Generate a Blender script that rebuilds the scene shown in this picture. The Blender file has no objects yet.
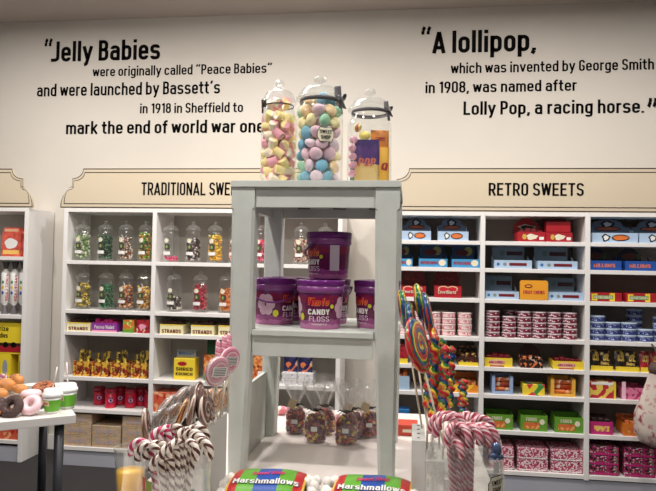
import bpy, bmesh, math, random
from mathutils import Vector, Matrix
random.seed(7)
SC = bpy.context.scene
COL = SC.collection
PI = math.pi
# ------------------------------------------------------------------ camera, world, lights, exposure
FPX, HC = 640.0, 1.43
YAW, PIT, ROL = [math.radians(a) for a in (7.41, 1.577, 1.011)]
cam = bpy.data.cameras.new('camera'); camo = bpy.data.objects.new('camera', cam); COL.objects.link(camo)
cam.sensor_width = 36.0; cam.lens = 36.0 * FPX / 656.0; cam.clip_start = 0.05
fw = Vector((-math.sin(YAW) * math.cos(PIT), math.cos(YAW) * math.cos(PIT), math.sin(PIT)))
rt = Vector((math.cos(YAW), math.sin(YAW), 0)); up = rt.cross(fw)
rt2 = rt * math.cos(ROL) + up * math.sin(ROL); up2 = -rt * math.sin(ROL) + up * math.cos(ROL)
camo.matrix_world = Matrix(((rt2.x, up2.x, -fw.x, 0), (rt2.y, up2.y, -fw.y, 0), (rt2.z, up2.z, -fw.z, HC), (0, 0, 0, 1)))
SC.camera = camo
world = bpy.data.worlds.new('world'); SC.world = world; world.use_nodes = True
wb = world.node_tree.nodes['Background']; wb.inputs[0].default_value = (1.0, 0.95, 0.92, 1); wb.inputs[1].default_value = 0.13
def area(x, y, z, sx, sy, p, col=(1, 0.95, 0.90), tilt=0, shape='RECTANGLE', spread=None):
    l = bpy.data.lights.new('ceiling_lamp', 'AREA'); l.shape = shape; l.size = sx; l.size_y = sy; l.energy = p; l.color = col
    if spread: l.spread = spread
    o = bpy.data.objects.new('ceiling_lamp', l); COL.objects.link(o); o.location = (x, y, z); o.rotation_euler = (tilt, 0, 0)
for x, p in ((-2.6, 27), (-0.9, 30), (0.8, 26), (2.5, 20)):
    area(x, 3.2, 3.2, 0.14, 0.14, p, shape='DISK')
for x, y, p in ((-2.2, 1.4, 12), (-1.0, 1.2, 26), (0.5, 1.2, 20), (-1.0, -0.5, 16), (1.2, -0.6, 10)):
    area(x, y, 3.2, 0.14, 0.14, p, shape='DISK')
area(-1.2, 2.6, 3.19, 1.6, 0.5, 22, tilt=0.15)
SC.view_settings.view_transform = 'Standard'; SC.view_settings.look = 'None'
SC.view_settings.gamma = 1.0; SC.view_settings.use_curve_mapping = False
SC.view_settings.exposure = 0.2

# ------------------------------------------------------------------ pixel -> place helpers
def ray(px, py):
    a, b = px - 328.0, py - 245.5
    return fw * FPX + rt2 * a - up2 * b
def atY(px, py, Y):
    r = ray(px, py); r = r * (Y / r.y); return Vector((r.x, r.y, r.z + HC))
def atZ(px, py, Z):
    r = ray(px, py); r = r * ((Z - HC) / r.z); return Vector((r.x, r.y, Z))

# ------------------------------------------------------------------ materials
def lin(c):
    g = .3 * c[0] + .55 * c[1] + .15 * c[2]; c = [g + (v - g) * .88 for v in c[:3]]      # camera's muting put into every colour
    return tuple((v / 12.92 if v <= 0.04045 else ((v + 0.055) / 1.055) ** 2.4) for v in (x / 255.0 for x in c)) + (1.0,)
_m = {}
def mat(name, c, rough=0.5, metal=0.0, bump=0.0, bscale=60, var=0.0, coat=0.0):
    if name in _m: return _m[name]
    m = bpy.data.materials.new(name); m.use_nodes = True; nt = m.node_tree; b = nt.nodes['Principled BSDF']
    b.inputs['Base Color'].default_value = lin(c); b.inputs['Roughness'].default_value = rough; b.inputs['Metallic'].default_value = metal
    if coat: b.inputs['Coat Weight'].default_value = coat
    if bump or var:
        tc = nt.nodes.new('ShaderNodeTexCoord'); no = nt.nodes.new('ShaderNodeTexNoise'); no.inputs['Scale'].default_value = bscale
        no.inputs['Detail'].default_value = 4
        nt.links.new(tc.outputs['Object'], no.inputs['Vector'])
        if bump:
            bp = nt.nodes.new('ShaderNodeBump'); bp.inputs['Strength'].default_value = bump; bp.inputs['Distance'].default_value = 0.01
            nt.links.new(no.outputs['Fac'], bp.inputs['Height']); nt.links.new(bp.outputs['Normal'], b.inputs['Normal'])
        if var:
            r = nt.nodes.new('ShaderNodeValToRGB'); nt.links.new(no.outputs['Fac'], r.inputs[0])
            r.color_ramp.elements[0].position = 0.3; r.color_ramp.elements[1].position = 0.7
            r.color_ramp.elements[0].color = lin([v * (1 - var) for v in c]); r.color_ramp.elements[1].color = lin([min(255, v * (1 + var)) for v in c])
            nt.links.new(r.outputs[0], b.inputs['Base Color'])
    _m[name] = m; return m
def print_mat(name, cols, s=40, squash=(1, 1, 1), rough=0.4, kind='vor'):
    """printed card or fabric: irregular patches of the given colours (colour, share)"""
    if name in _m: return _m[name]
    m = bpy.data.materials.new(name); m.use_nodes = True; nt = m.node_tree; b = nt.nodes['Principled BSDF']; b.inputs['Roughness'].default_value = rough
    tc = nt.nodes.new('ShaderNodeTexCoord'); mp = nt.nodes.new('ShaderNodeMapping'); mp.inputs['Scale'].default_value = squash
    nt.links.new(tc.outputs['Object'], mp.inputs[0])
    if kind == 'vor':
        t = nt.nodes.new('ShaderNodeTexVoronoi'); t.inputs['Scale'].default_value = s; nt.links.new(mp.outputs[0], t.inputs['Vector'])
        sp = nt.nodes.new('ShaderNodeSeparateColor'); nt.links.new(t.outputs['Color'], sp.inputs[0]); src = sp.outputs[0]
    else:
        t = nt.nodes.new('ShaderNodeTexNoise'); t.inputs['Scale'].default_value = s; t.inputs['Detail'].default_value = 2
        nt.links.new(mp.outputs[0], t.inputs['Vector']); mr = nt.nodes.new('ShaderNodeMapRange'); mr.inputs[1].default_value = 0.32; mr.inputs[2].default_value = 0.68
        nt.links.new(t.outputs['Fac'], mr.inputs[0]); src = mr.outputs[0]
    r = nt.nodes.new('ShaderNodeValToRGB'); r.color_ramp.interpolation = 'CONSTANT'; nt.links.new(src, r.inputs[0])
    el = r.color_ramp.elements; acc = 0.0
    while len(el) > 1: el.remove(el[-1])
    el[0].position = 0; el[0].color = lin(cols[0][0]); acc = cols[0][1]
    for c, w in cols[1:]:
        e = el.new(min(acc, 0.999)); e.color = lin(c); acc += w
    nt.links.new(r.outputs[0], b.inputs['Base Color']); _m[name] = m; return m
def stripe_mat(name, cols, nu, kv, rough=0.25, wob=0.0):
    """helical or spiral stripes from the UV map: fract(u*nu + v*kv)"""
    if name in _m: return _m[name]
    m = bpy.data.materials.new(name); m.use_nodes = True; nt = m.node_tree; b = nt.nodes['Principled BSDF']; b.inputs['Roughness'].default_value = rough
    b.inputs['Coat Weight'].default_value = 0.4
    uv = nt.nodes.new('ShaderNodeUVMap'); se = nt.nodes.new('ShaderNodeSeparateXYZ'); nt.links.new(uv.outputs[0], se.inputs[0])
    m1 = nt.nodes.new('ShaderNodeMath'); m1.operation = 'MULTIPLY'; m1.inputs[1].default_value = nu; nt.links.new(se.outputs[0], m1.inputs[0])
    m2 = nt.nodes.new('ShaderNodeMath'); m2.operation = 'MULTIPLY_ADD'; m2.inputs[1].default_value = kv; nt.links.new(se.outputs[1], m2.inputs[0]); nt.links.new(m1.outputs[0], m2.inputs[2])
    last = m2
    if wob:
        tc = nt.nodes.new('ShaderNodeTexCoord'); no = nt.nodes.new('ShaderNodeTexNoise'); no.inputs['Scale'].default_value = 35
        nt.links.new(tc.outputs['Object'], no.inputs['Vector'])
        m4 = nt.nodes.new('ShaderNodeMath'); m4.operation = 'MULTIPLY_ADD'; m4.inputs[1].default_value = wob
        nt.links.new(no.outputs['Fac'], m4.inputs[0]); nt.links.new(m2.outputs[0], m4.inputs[2]); last = m4
    m3 = nt.nodes.new('ShaderNodeMath'); m3.operation = 'FRACT'; nt.links.new(last.outputs[0], m3.inputs[0])
    r = nt.nodes.new('ShaderNodeValToRGB'); r.color_ramp.interpolation = 'CONSTANT'; nt.links.new(m3.outputs[0], r.inputs[0])
    el = r.color_ramp.elements
    while len(el) > 1: el.remove(el[-1])
    acc = cols[0][1]; el[0].position = 0; el[0].color = lin(cols[0][0])
    for c, w in cols[1:]:
        e = el.new(min(acc, 0.999)); e.color = lin(c); acc += w
    nt.links.new(r.outputs[0], b.inputs['Base Color']); _m[name] = m; return m
def ramp_mat(name, axis, stops, rough=0.4, wob=0.0, s=20):
    """bands along one object axis: stops = [(coordinate, colour)], constant"""
    if name in _m: return _m[name]
    m = bpy.data.materials.new(name); m.use_nodes = True; nt = m.node_tree; b = nt.nodes['Principled BSDF']; b.inputs['Roughness'].default_value = rough
    tc = nt.nodes.new('ShaderNodeTexCoord'); se = nt.nodes.new('ShaderNodeSeparateXYZ'); nt.links.new(tc.outputs['Object'], se.inputs[0])
    src = se.outputs[axis]
    lo, hi = stops[0][0], stops[-1][0] + 1e-3
    if wob:
        no = nt.nodes.new('ShaderNodeTexNoise'); no.inputs['Scale'].default_value = s; nt.links.new(tc.outputs['Object'], no.inputs['Vector'])
        ma = nt.nodes.new('ShaderNodeMath'); ma.operation = 'MULTIPLY_ADD'; ma.inputs[1].default_value = wob
        nt.links.new(no.outputs['Fac'], ma.inputs[0]); nt.links.new(src, ma.inputs[2])
        mb = nt.nodes.new('ShaderNodeMath'); mb.operation = 'SUBTRACT'; mb.inputs[1].default_value = wob / 2; nt.links.new(ma.outputs[0], mb.inputs[0]); src = mb.outputs[0]
    mr = nt.nodes.new('ShaderNodeMapRange'); mr.inputs[1].default_value = lo; mr.inputs[2].default_value = hi; nt.links.new(src, mr.inputs[0])
    r = nt.nodes.new('ShaderNodeValToRGB'); r.color_ramp.interpolation = 'CONSTANT'; nt.links.new(mr.outputs[0], r.inputs[0])
    el = r.color_ramp.elements
    while len(el) > 1: el.remove(el[-1])
    el[0].position = 0; el[0].color = lin(stops[0][1])
    for p, c in stops[1:]:
        e = el.new(min(0.9999, (p - lo) / (hi - lo))); e.color = lin(c)
    nt.links.new(r.outputs[0], b.inputs['Base Color']); _m[name] = m; return m
def clear_mat(name, tint=(1, 1, 1), gloss=1.0, rough=0.03, ior=1.5, haze=0.0):
    if name in _m: return _m[name]
    m = bpy.data.materials.new(name); m.use_nodes = True; nt = m.node_tree; nt.nodes.remove(nt.nodes['Principled BSDF'])
    out = nt.nodes['Material Output']; tr = nt.nodes.new('ShaderNodeBsdfTransparent'); tr.inputs[0].default_value = tuple(tint) + (1,)
    gl = nt.nodes.new('ShaderNodeBsdfGlossy'); gl.inputs['Roughness'].default_value = rough; gl.inputs[0].default_value = (gloss, gloss, gloss, 1)
    lw = nt.nodes.new('ShaderNodeLayerWeight'); lw.inputs[0].default_value = 0.5
    pw = nt.nodes.new('ShaderNodeMath'); pw.operation = 'POWER'; pw.inputs[1].default_value = 4.0; nt.links.new(lw.outputs['Facing'], pw.inputs[0])
    fr = nt.nodes.new('ShaderNodeMath'); fr.operation = 'MULTIPLY_ADD'; fr.inputs[1].default_value = 0.6; fr.inputs[2].default_value = ((ior - 1) / (ior + 1)) ** 2; nt.links.new(pw.outputs[0], fr.inputs[0])
    mx = nt.nodes.new('ShaderNodeMixShader'); nt.links.new(fr.outputs[0], mx.inputs[0]); nt.links.new(tr.outputs[0], mx.inputs[1]); nt.links.new(gl.outputs[0], mx.inputs[2])
    last = mx
    if haze:
        df = nt.nodes.new('ShaderNodeBsdfDiffuse'); df.inputs[0].default_value = (0.9, 0.9, 0.9, 1)
        m2 = nt.nodes.new('ShaderNodeMixShader'); m2.inputs[0].default_value = haze; nt.links.new(mx.outputs[0], m2.inputs[1]); nt.links.new(df.outputs[0], m2.inputs[2]); last = m2
    nt.links.new(last.outputs[0], out.inputs[0]); _m[name] = m; return m

# ------------------------------------------------------------------ mesh building
class MB:
    def __init__(s): s.bm = bmesh.new(); s.mi = 0; s.uv = s.bm.loops.layers.uv.new('UVMap')
    def setm(s, i): s.mi = i; return s
    def box(s, x0, x1, y0, y1, z0, z1, bev=0.0, seg=2):
        r = bmesh.ops.create_cube(s.bm, size=1.0); vs = r['verts']
        for v in vs: v.co = Vector(((x0 + x1) / 2 + v.co.x * (x1 - x0), (y0 + y1) / 2 + v.co.y * (y1 - y0), (z0 + z1) / 2 + v.co.z * (z1 - z0)))
        fs = list({f for v in vs for f in v.link_faces})
        for f in fs: f.material_index = s.mi
        if bev:
            es = list({e for v in vs for e in v.link_edges})
            b = bmesh.ops.bevel(s.bm, geom=es, offset=bev, segments=seg, profile=0.7, affect='EDGES')
            for f in b['faces']: f.material_index = s.mi
        return s
    def prism(s, pts, y0, y1, axis='y'):
        """pts (a, b) outline extruded along an axis; y: a=x, b=z. z: a=x, b=y. x: a=y, b=z"""
        def mk(a, b, t): return {'y': (a, t, b), 'z': (a, b, t), 'x': (t, a, b)}[axis]
        A = [s.bm.verts.new(mk(a, b, y0)) for a, b in pts]; B = [s.bm.verts.new(mk(a, b, y1)) for a, b in pts]; n = len(pts)
        fs = [s.bm.faces.new(A), s.bm.faces.new(B[::-1])]
        for i in range(n): fs.append(s.bm.faces.new((A[i], B[i], B[(i + 1) % n], A[(i + 1) % n])))
        for f in fs: f.material_index = s.mi
        return s
    def lathe(s, prof, seg=20, c=(0, 0, 0), smooth=True, spiral=None, wobble=0.0):
        rings = []
        for k, (r, z) in enumerate(prof):
            if r < 1e-6: rings.append([s.bm.verts.new((c[0], c[1], c[2] + z))])
            else: rings.append([s.bm.verts.new((c[0] + r * (1 + wobble * math.sin(5 * 2 * PI * i / seg + k)) * math.cos(2 * PI * i / seg), c[1] + r * math.sin(2 * PI * i / seg), c[2] + z)) for i in range(seg)])
        for k in range(len(rings) - 1):
            A, B = rings[k], rings[k + 1]; (r0, z0), (r1, z1) = prof[k], prof[k + 1]
            for i in range(seg):
                j = (i + 1) % seg
                if len(A) == 1 and len(B) == 1: break
                if len(A) == 1: vs = (A[0], B[j], B[i]); uv = ((i / seg, r0), ((i + 1) / seg, r1), (i / seg, r1))
                elif len(B) == 1: vs = (A[i], A[j], B[0]); uv = ((i / seg, r0), ((i + 1) / seg, r0), (i / seg, r1))
                else: vs = (A[i], A[j], B[j], B[i]); uv = ((i / seg, r0), ((i + 1) / seg, r0), ((i + 1) / seg, r1), (i / seg, r1))
                try: f = s.bm.faces.new(vs)
                except ValueError: continue
                f.material_index = s.mi; f.smooth = smooth
                for l, u in zip(f.loops, uv): l[s.uv].uv = u
        return s
    def tube(s, pts, rad, seg=8, caps=True, smooth=True, bulge=None):
        pts = [Vector(p) for p in pts]; n = len(pts)
        if not hasattr(rad, '__len__'): rad = [rad] * n
        t0 = (pts[1] - pts[0]).normalized(); u = t0.orthogonal().normalized(); rings = []; L = 0; Ls = []
        for k in range(n):
            t = (pts[min(k + 1, n - 1)] - pts[max(k - 1, 0)]).normalized()
            u = (u - t * u.dot(t)).normalized(); w = t.cross(u)
            if k: L += (pts[k] - pts[k - 1]).length
            Ls.append(L); ring = []
            for i in range(seg):
                a = 2 * PI * i / seg; r = rad[k]
                if bulge: r *= 1 + bulge[0] * math.cos(a * bulge[1] + L * bulge[2] * 2 * PI)
                ring.append(s.bm.verts.new(pts[k] + (u * math.cos(a) + w * math.sin(a)) * r))
            rings.append(ring)
        for k in range(n - 1):
            for i in range(seg):
                j = (i + 1) % seg; f = s.bm.faces.new((rings[k][i], rings[k][j], rings[k + 1][j], rings[k + 1][i]))
                f.smooth = smooth; f.material_index = s.mi
                for l, q in zip(f.loops, ((i / seg, Ls[k]), ((i + 1) / seg, Ls[k]), ((i + 1) / seg, Ls[k + 1]), (i / seg, Ls[k + 1]))): l[s.uv].uv = q
        if caps:
            for r in (rings[0][::-1], rings[-1]):
                f = s.bm.faces.new(r); f.material_index = s.mi
        return s
    def ball(s, c, r, sub=2, sc=(1, 1, 1), rot=None):
        M = Matrix.Translation(c) @ (rot.to_matrix().to_4x4() if rot else Matrix()) @ Matrix.Diagonal((sc[0] * r, sc[1] * r, sc[2] * r, 1))
        q = bmesh.ops.create_icosphere(s.bm, subdivisions=sub, radius=1.0, matrix=M)
        for f in {f for v in q['verts'] for f in v.link_faces}: f.material_index = s.mi; f.smooth = True
        return s
    def grid(s, fn, nu, nv, smooth=True):
        V = [[s.bm.verts.new(fn(i / nu, j / nv)) for j in range(nv + 1)] for i in range(nu + 1)]
        for i in range(nu):
            for j in range(nv):
                f = s.bm.faces.new((V[i][j], V[i + 1][j], V[i + 1][j + 1], V[i][j + 1])); f.material_index = s.mi; f.smooth = smooth
                for l, q in zip(f.loops, ((i, j), (i + 1, j), (i + 1, j + 1), (i, j + 1))): l[s.uv].uv = (q[0] / nu, q[1] / nv)
        return s
    def mesh(s, name, mats):
        bmesh.ops.recalc_face_normals(s.bm, faces=s.bm.faces)
        me = bpy.data.meshes.new(name); s.bm.to_mesh(me); s.bm.free()
        for m in (mats if isinstance(mats, (list, tuple)) else [mats]): me.materials.append(m)
        return me
    def build(s, name, mats, parent=None, loc=None, label=None):
        return link(name, s.mesh(name, mats), parent, loc, label)
def link(name, me, parent=None, loc=None, label=None):
    o = bpy.data.objects.new(name, me); COL.objects.link(o)
    if parent is not None: o.parent = parent
    if loc is not None: o.location = loc
    if label: o['label'] = label
    return o
def tag(o, label, cat, group=None, kind=None):
    o['label'] = label; o['category'] = cat
    if group: o['group'] = group
    if kind: o['kind'] = kind
    return o
def thing(name, label, cat, loc=(0, 0, 0), rz=0.0, group=None):
    o = bpy.data.objects.new(name, None); COL.objects.link(o); o.empty_display_size = 0.05
    o.location = loc; o.rotation_euler = (0, 0, rz)
    return tag(o, label, cat, group)
def copy_tree(o, loc=None, rz=None, label=None, group=None, parent=None):
    c = o.copy(); COL.objects.link(c)
    if parent is not None: c.parent = parent
    if loc is not None: c.location = loc
    if rz is not None: c.rotation_euler = (0, 0, rz)
    if label: c['label'] = label
    if group: c['group'] = group
    for ch in [x for x in bpy.data.objects if x.parent == o]: copy_tree(ch, parent=c)
    return c
def structure(o): o['kind'] = 'structure'; return o

HOST = {}
def adopt(o, t):
    """printing belongs to the panel it is printed on"""
    h = HOST.get(t.name)
    if h and o.data.vertices:
        y = sum(v.co.y for v in o.data.vertices) / len(o.data.vertices)
        o.parent = h[1] if (y > .03 and h[1] is not None) else h[0]
    return o
def limits(X, z):
    """clear column between uprights and clear height above a shelf"""
    for xs, rows, top in ((XL, ROWL, 1.782), (XR, ROWR, 1.776), (XF, ROWF, 1.782)):
        for i in range(3):
            if xs[i] <= X < xs[i + 1]:
                a = xs[i] + (.032 if i == 0 else .017); b = xs[i + 1] - (.032 if i == 2 else .017)
                up = [r - TH for r in rows if r > z + .02] + [top - TH]
                return a, b, min(up) - .002 - z
    return -9, 9, 9
def clampx(a, b, z):
    lo, hi, e = limits((a + b) / 2, z); return max(a, lo), min(b, hi)
# ------------------------------------------------------------------ lettering
_tc = {}
def glyph(c, h):
    """narrow engineering letters drawn as strokes: returns width and strokes (points, closed, corner radius)"""
    w = .30; L = h; R = h + w; M = (L + R) / 2; B = h; X = .73 - h; C = 1 - h; r = w / 2; S = []; W = R + h
    def o(y0, y1, x0=L, x1=R): S.append(([(x0, y0), (x1, y0), (x1, y1), (x0, y1)], True, (x1 - x0) / 2))
    def p(pts, rr=r, closed=False): S.append((pts, closed, rr))
    if c in 'oO0Q': o(B, X if c == 'o' else C)
    if c == 'Q': p([(M, .22), (R + .04, -.04)])
    elif c == 'c': p([(R, B + .15), (R, B), (L, B), (L, X), (R, X), (R, X - .15)])
    elif c == 'C': p([(R, B + .2), (R, B), (L, B), (L, C), (R, C), (R, C - .2)])
    elif c == 'e': p([(L, .37), (R, .37), (R, X), (L, X), (L, B), (R, B), (R, B + .12)], r * .98); S[-1] = ([(R, .37), (R, X), (L, X), (L, B), (R, B), (R, B + .12)], False, r); p([(L, .365), (R + h, .365)])
    elif c == 'a': p([(R, 0), (R, X), (L + .01, X), (L + .01, X - .10)], r * .9); p([(R, .43), (L, .43), (L, B), (R, B)], .12)
    elif c in 'bdpqg':
        o(B, X)
        if c == 'b': p([(L, 0), (L, 1)])
        if c == 'd': p([(R, 0), (R, 1)])
        if c == 'p': p([(L, -.24), (L, .73)])
        if c == 'q': p([(R, -.24), (R, .73)])
        if c == 'g': p([(R, .73), (R, -.24 + h), (L, -.24 + h), (L, -.16 + h)], r * .9)
    elif c in 'nhm':
        p([(L, 0), (L, .73 if c != 'h' else 1)]); w2 = w if c != 'm' else w * .9
        p([(L, X - .17), (L, X), (L + w2, X), (L + w2, 0)], w2 / 2)
        if c == 'm': p([(L + w2, X - .17), (L + w2, X), (L + 2 * w2, X), (L + 2 * w2, 0)], w2 / 2); W = L + 2 * w2 + h
    elif c == 'u': p([(R, 0), (R, .73)]); p([(L, .73), (L, B), (R, B), (R, B + .17)])
    elif c == 'r': p([(L, 0), (L, .73)]); p([(L, X - .15), (L, X), (L + .22, X)], .13); W = L + .22
    elif c in 'il':
        p([(L, 0), (L, .73 if c == 'i' else 1)]); W = 2 * h
        if c == 'i': p([(L, .84), (L, 1)])
    elif c == 'j': p([(L, .73), (L, -.24 + h), (L - .1, -.24 + h)], .1); W = 2 * h
    elif c == 't': p([(L + .06, .94), (L + .06, B), (L + .24, B)], .12); p([(-.02, X), (L + .24, X)]); W = L + .24
    elif c == 'f': p([(L + .06, 0), (L + .06, C), (L + .24, C)], .12); p([(-.02, X), (L + .22, X)]); W = L + .22
    elif c == 's': p([(R - .01, X - .10), (R - .01, X), (L, X), (L, .375), (R, .365), (R, B), (L, B), (L, B + .10)], .115)
    elif c == 'S': p([(R, C - .17), (R, C), (L, C), (L, .52), (R, .48), (R, B), (L, B), (L, B + .17)], .145)
    elif c in 'vVyY':
        t = .73 if c in 'vy' else 1
        if c == 'v' or c == 'V': p([(L - .03, t), (M, h * .6), (R + .03, t)], .001)
        if c == 'y': p([(L - .03, t), (M + .005, .06)], 0); p([(R + .03, t), (M - .06, -.24 + h), (M - .16, -.24 + h)], .06)
        if c == 'Y': p([(M, 0), (M, .45)]); p([(L - .03, 1), (M, .42), (R + .03, 1)], .001)
    elif c in 'wW': t = .73 if c == 'w' else 1; p([(L - .03, t), (L + .09, h * .6), (L + .225, t - .06), (L + .36, h * .6), (L + .48, t)], .001); W = L + .45 + h
    elif c in 'xX': t = .73 if c == 'x' else 1; p([(L, 0), (R, t)]); p([(R, 0), (L, t)])
    elif c in 'zZ': t = X if c == 'z' else C; p([(0, t), (R, t), (L, B), (W, B)], .001)
    elif c in 'kK': t = .73 if c == 'k' else 1; p([(L, 0), (L, 1)]); p([(R + .02, t), (L, .26 if c == 'k' else .36)]); p([(L + .1, .40 if c == 'k' else .52), (R + .03, 0)])
    elif c == 'A': p([(L - .03, 0), (M + .02, 1 - h * .5), (R + .07, 0)], .001); p([(L + .05, .25), (R, .25)]); W = R + .04 + h
    elif c == 'B': p([(L, 0), (L, 1)]); p([(L, B), (R, B), (R, .53), (L, .53)], .14); p([(L, .53), (R - .015, .53), (R - .015, C), (L, C)], .14)
    elif c == 'D': p([(L, 0), (L, 1)]); p([(L, B), (R, B), (R, C), (L, C)])
    elif c in 'EFL':
        p([(L, 0), (L, 1)]); W = R + h * .5
        if c in 'EL': p([(L, B), (W, B)])
        if c in 'EF': p([(L, C), (W, C)]); p([(L, .52), (W - .04, .52)])
    elif c == 'G': p([(R, C - .2), (R, C), (L, C), (L, B), (R, B), (R, .49), (M, .49)], r * .95)
    elif c == 'H': p([(L, 0), (L, 1)]); p([(R, 0), (R, 1)]); p([(L, .52), (R, .52)])
    elif c == 'I': p([(L, 0), (L, 1)]); W = 2 * h
    elif c == 'J': p([(R, 1), (R, B), (L, B), (L - .03, B + .0)], .15)
    elif c == 'M': p([(L, 0), (L, 1)]); p([(L + .42, 0), (L + .42, 1)]); p([(L, .97), (L + .21, .32), (L + .42, .97)], .001); W = L + .42 + h
    elif c == 'N': p([(L, 0), (L, 1)]); p([(R + .02, 0), (R + .02, 1)]); p([(L, .97), (R + .02, .03)]); W = R + .02 + h
    elif c in 'PR':
        p([(L, 0), (L, 1)]); p([(L, .45), (R, .45), (R, C), (L, C)], .16)
        if c == 'R': p([(M + .01, .45), (R + .03, 0)])
    elif c == 'T': p([(0, C), (.42, C)]); p([(.21, 0), (.21, 1)]); W = .42
    elif c == 'U': p([(L, 1), (L, B), (R, B), (R, 1)])
    elif c == '1': p([(M, 0), (M, 1)]); p([(M, .96), (M - .17, .80)]); W = M + h
    elif c == '9': p([(L, .44), (R, .44), (R, C), (L, C)], r, True); p([(R, .72), (R, .44), (M - .04, .0)], .1)
    elif c == '8': p([(L, B), (R, B), (R, .53), (L, .53)], .15, True); p([(L + .01, .53), (R - .01, .53), (R - .01, C), (L + .01, C)], .14, True)
    elif c == '.': p([(L, 0), (L, .14)]); W = 2 * h
    elif c == '!': p([(L, 0), (L, .14)]); p([(L, .28), (L, 1)]); W = 2 * h
    elif c == ',': p([(L + .02, .15), (L + .02, .03), (L - .05, -.11)], .001); W = 2 * h + .02
    elif c in '’”': 
        for k in range(1 if c == '’' else 2): q = k * .20; p([(L + .04 + q, 1), (L + .04 + q, .90), (L - .03 + q, .77)], .001)
        W = 2 * h + .04 + (0 if c == '’' else .20)
    elif c == '“':
        for k in range(2): q = k * .20; p([(L + q, .77), (L + q, .88), (L + .07 + q, 1)], .001)
        W = 2 * h + .24
    return W, S
def fillet(pts, closed, r):
    n = len(pts); out = []
    for i in range(n):
        P = Vector(pts[i])
        if not closed and i in (0, n - 1): out.append(P); continue
        A = Vector(pts[i - 1]); B = Vector(pts[(i + 1) % n]); a = A - P; b = B - P
        la = a.length * (.5 if (closed or 0 < i - 1) else 1); lb = b.length * (.5 if (closed or i + 1 < n - 1) else 1)
        k = min(r, la, lb)
        if k < .004: out.append(P); continue
        a.normalize(); b.normalize()
        for q in range(7):
            t = q / 6; c = P + a * k; d = P + b * k; kk = .45
            c2 = c - a * k * .5523; d2 = d - b * k * .5523
            out.append(c * (1 - t) ** 3 + c2 * 3 * t * (1 - t) ** 2 + d2 * 3 * t * t * (1 - t) + d * t ** 3)
    o2 = [out[0]]
    for p in out[1:]:
        if (p - o2[-1]).length > 1e-4: o2.append(p)
    if closed and (o2[0] - o2[-1]).length < 1e-4: o2.pop()
    return o2
def raw_text(s, bold=0.0, shear=0.0, res=3):
    key = (s, bold, shear)
    if key in _tc: return _tc[key]
    h = .059 + bold * .72; V = []; F = []; x = 0.0
    for ch in s:
        if ch == ' ': x += .21; continue
        W, S = glyph(ch, h)
        S2 = []
        for pts, closed, r in S:
            if r <= .002 and not closed and len(pts) > 2: S2 += [([pts[i], pts[i + 1]], False, 0) for i in range(len(pts) - 1)]
            else: S2.append((pts, closed, r))
        for pts, closed, r in S2:
            P = fillet(pts, closed, r); n = len(P); base = len(V)
            for i in range(n):
                a = P[i - 1] if (closed or i) else P[i]; b = P[(i + 1) % n] if (closed or i < n - 1) else P[i]
                d1 = (P[i] - a); d2 = (b - P[i])
                if d1.length < 1e-9: d1 = d2
                if d2.length < 1e-9: d2 = d1
                n1 = Vector((-d1.y, d1.x)).normalized(); n2 = Vector((-d2.y, d2.x)).normalized(); m = n1 + n2
                if m.length < 1e-3: m = n1.copy()
                m.normalize(); k = h / max(.5, m.dot(n1))
                for sg in (1, -1): q = P[i] + m * k * sg; V.append((x + q.x + shear * q.y, q.y, 0))
            for i in range(n if closed else n - 1):
                j = (i + 1) % n; F.append((base + 2 * i, base + 2 * i + 1, base + 2 * j + 1, base + 2 * j))
        x += W + .085
    _tc[key] = (V, F); return V, F
def cap_h(): return 1.0
def text_part(name, s, x0, x1, zb, zc, mp, m, parent=None, bold=0.0, shear=0.0, label=None, thick=0.0):
    """lettering between x0 and x1 on baseline zb with capitals reaching zc; mp(x, z, t) gives the 3D place"""
    vs, fs = raw_text(s, bold, shear); a0 = min(v[0] for v in vs); a1 = max(v[0] for v in vs); H = cap_h()
    sx = (x1 - x0) / (a1 - a0); sz = (zc - zb) / H; bm = bmesh.new()
    V = [bm.verts.new(mp(x0 + (v[0] - a0) * sx, zb + v[1] * sz, 0.0)) for v in vs]
    F = []
    for f in fs:
        try: F.append(bm.faces.new([V[i] for i in f]))
        except ValueError: pass
    if thick:
        V2 = [bm.verts.new(mp(x0 + (v[0] - a0) * sx, zb + v[1] * sz, -thick)) for v in vs]
        edges = {}
        for f in fs:
            for i in range(len(f)):
                e = (f[i], f[(i + 1) % len(f)]); edges[e] = edges.get(e, 0) + 1
        for (i, j) in list(edges):
            if (j, i) not in edges:
                try: bm.faces.new((V[i], V2[i], V2[j], V[j]))
                except ValueError: pass
    me = bpy.data.meshes.new(name); bm.to_mesh(me); bm.free(); me.materials.append(m)
    o = link(name, me, parent, None, label)
    return adopt(o, parent) if parent is not None else o
def flat(y): return lambda x, z, t: (x, y - t, z)
def wrap(r_of_z, a0=0.0, eps=0.0008):
    """lettering around an upright round wall; x is arc length, angle a0 turns away from the front"""
    def f(x, z, t):
        r = r_of_z(z) + eps; a = x / r + a0
        return (r * math.sin(a), -r * math.cos(a), z)
    return f

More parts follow.
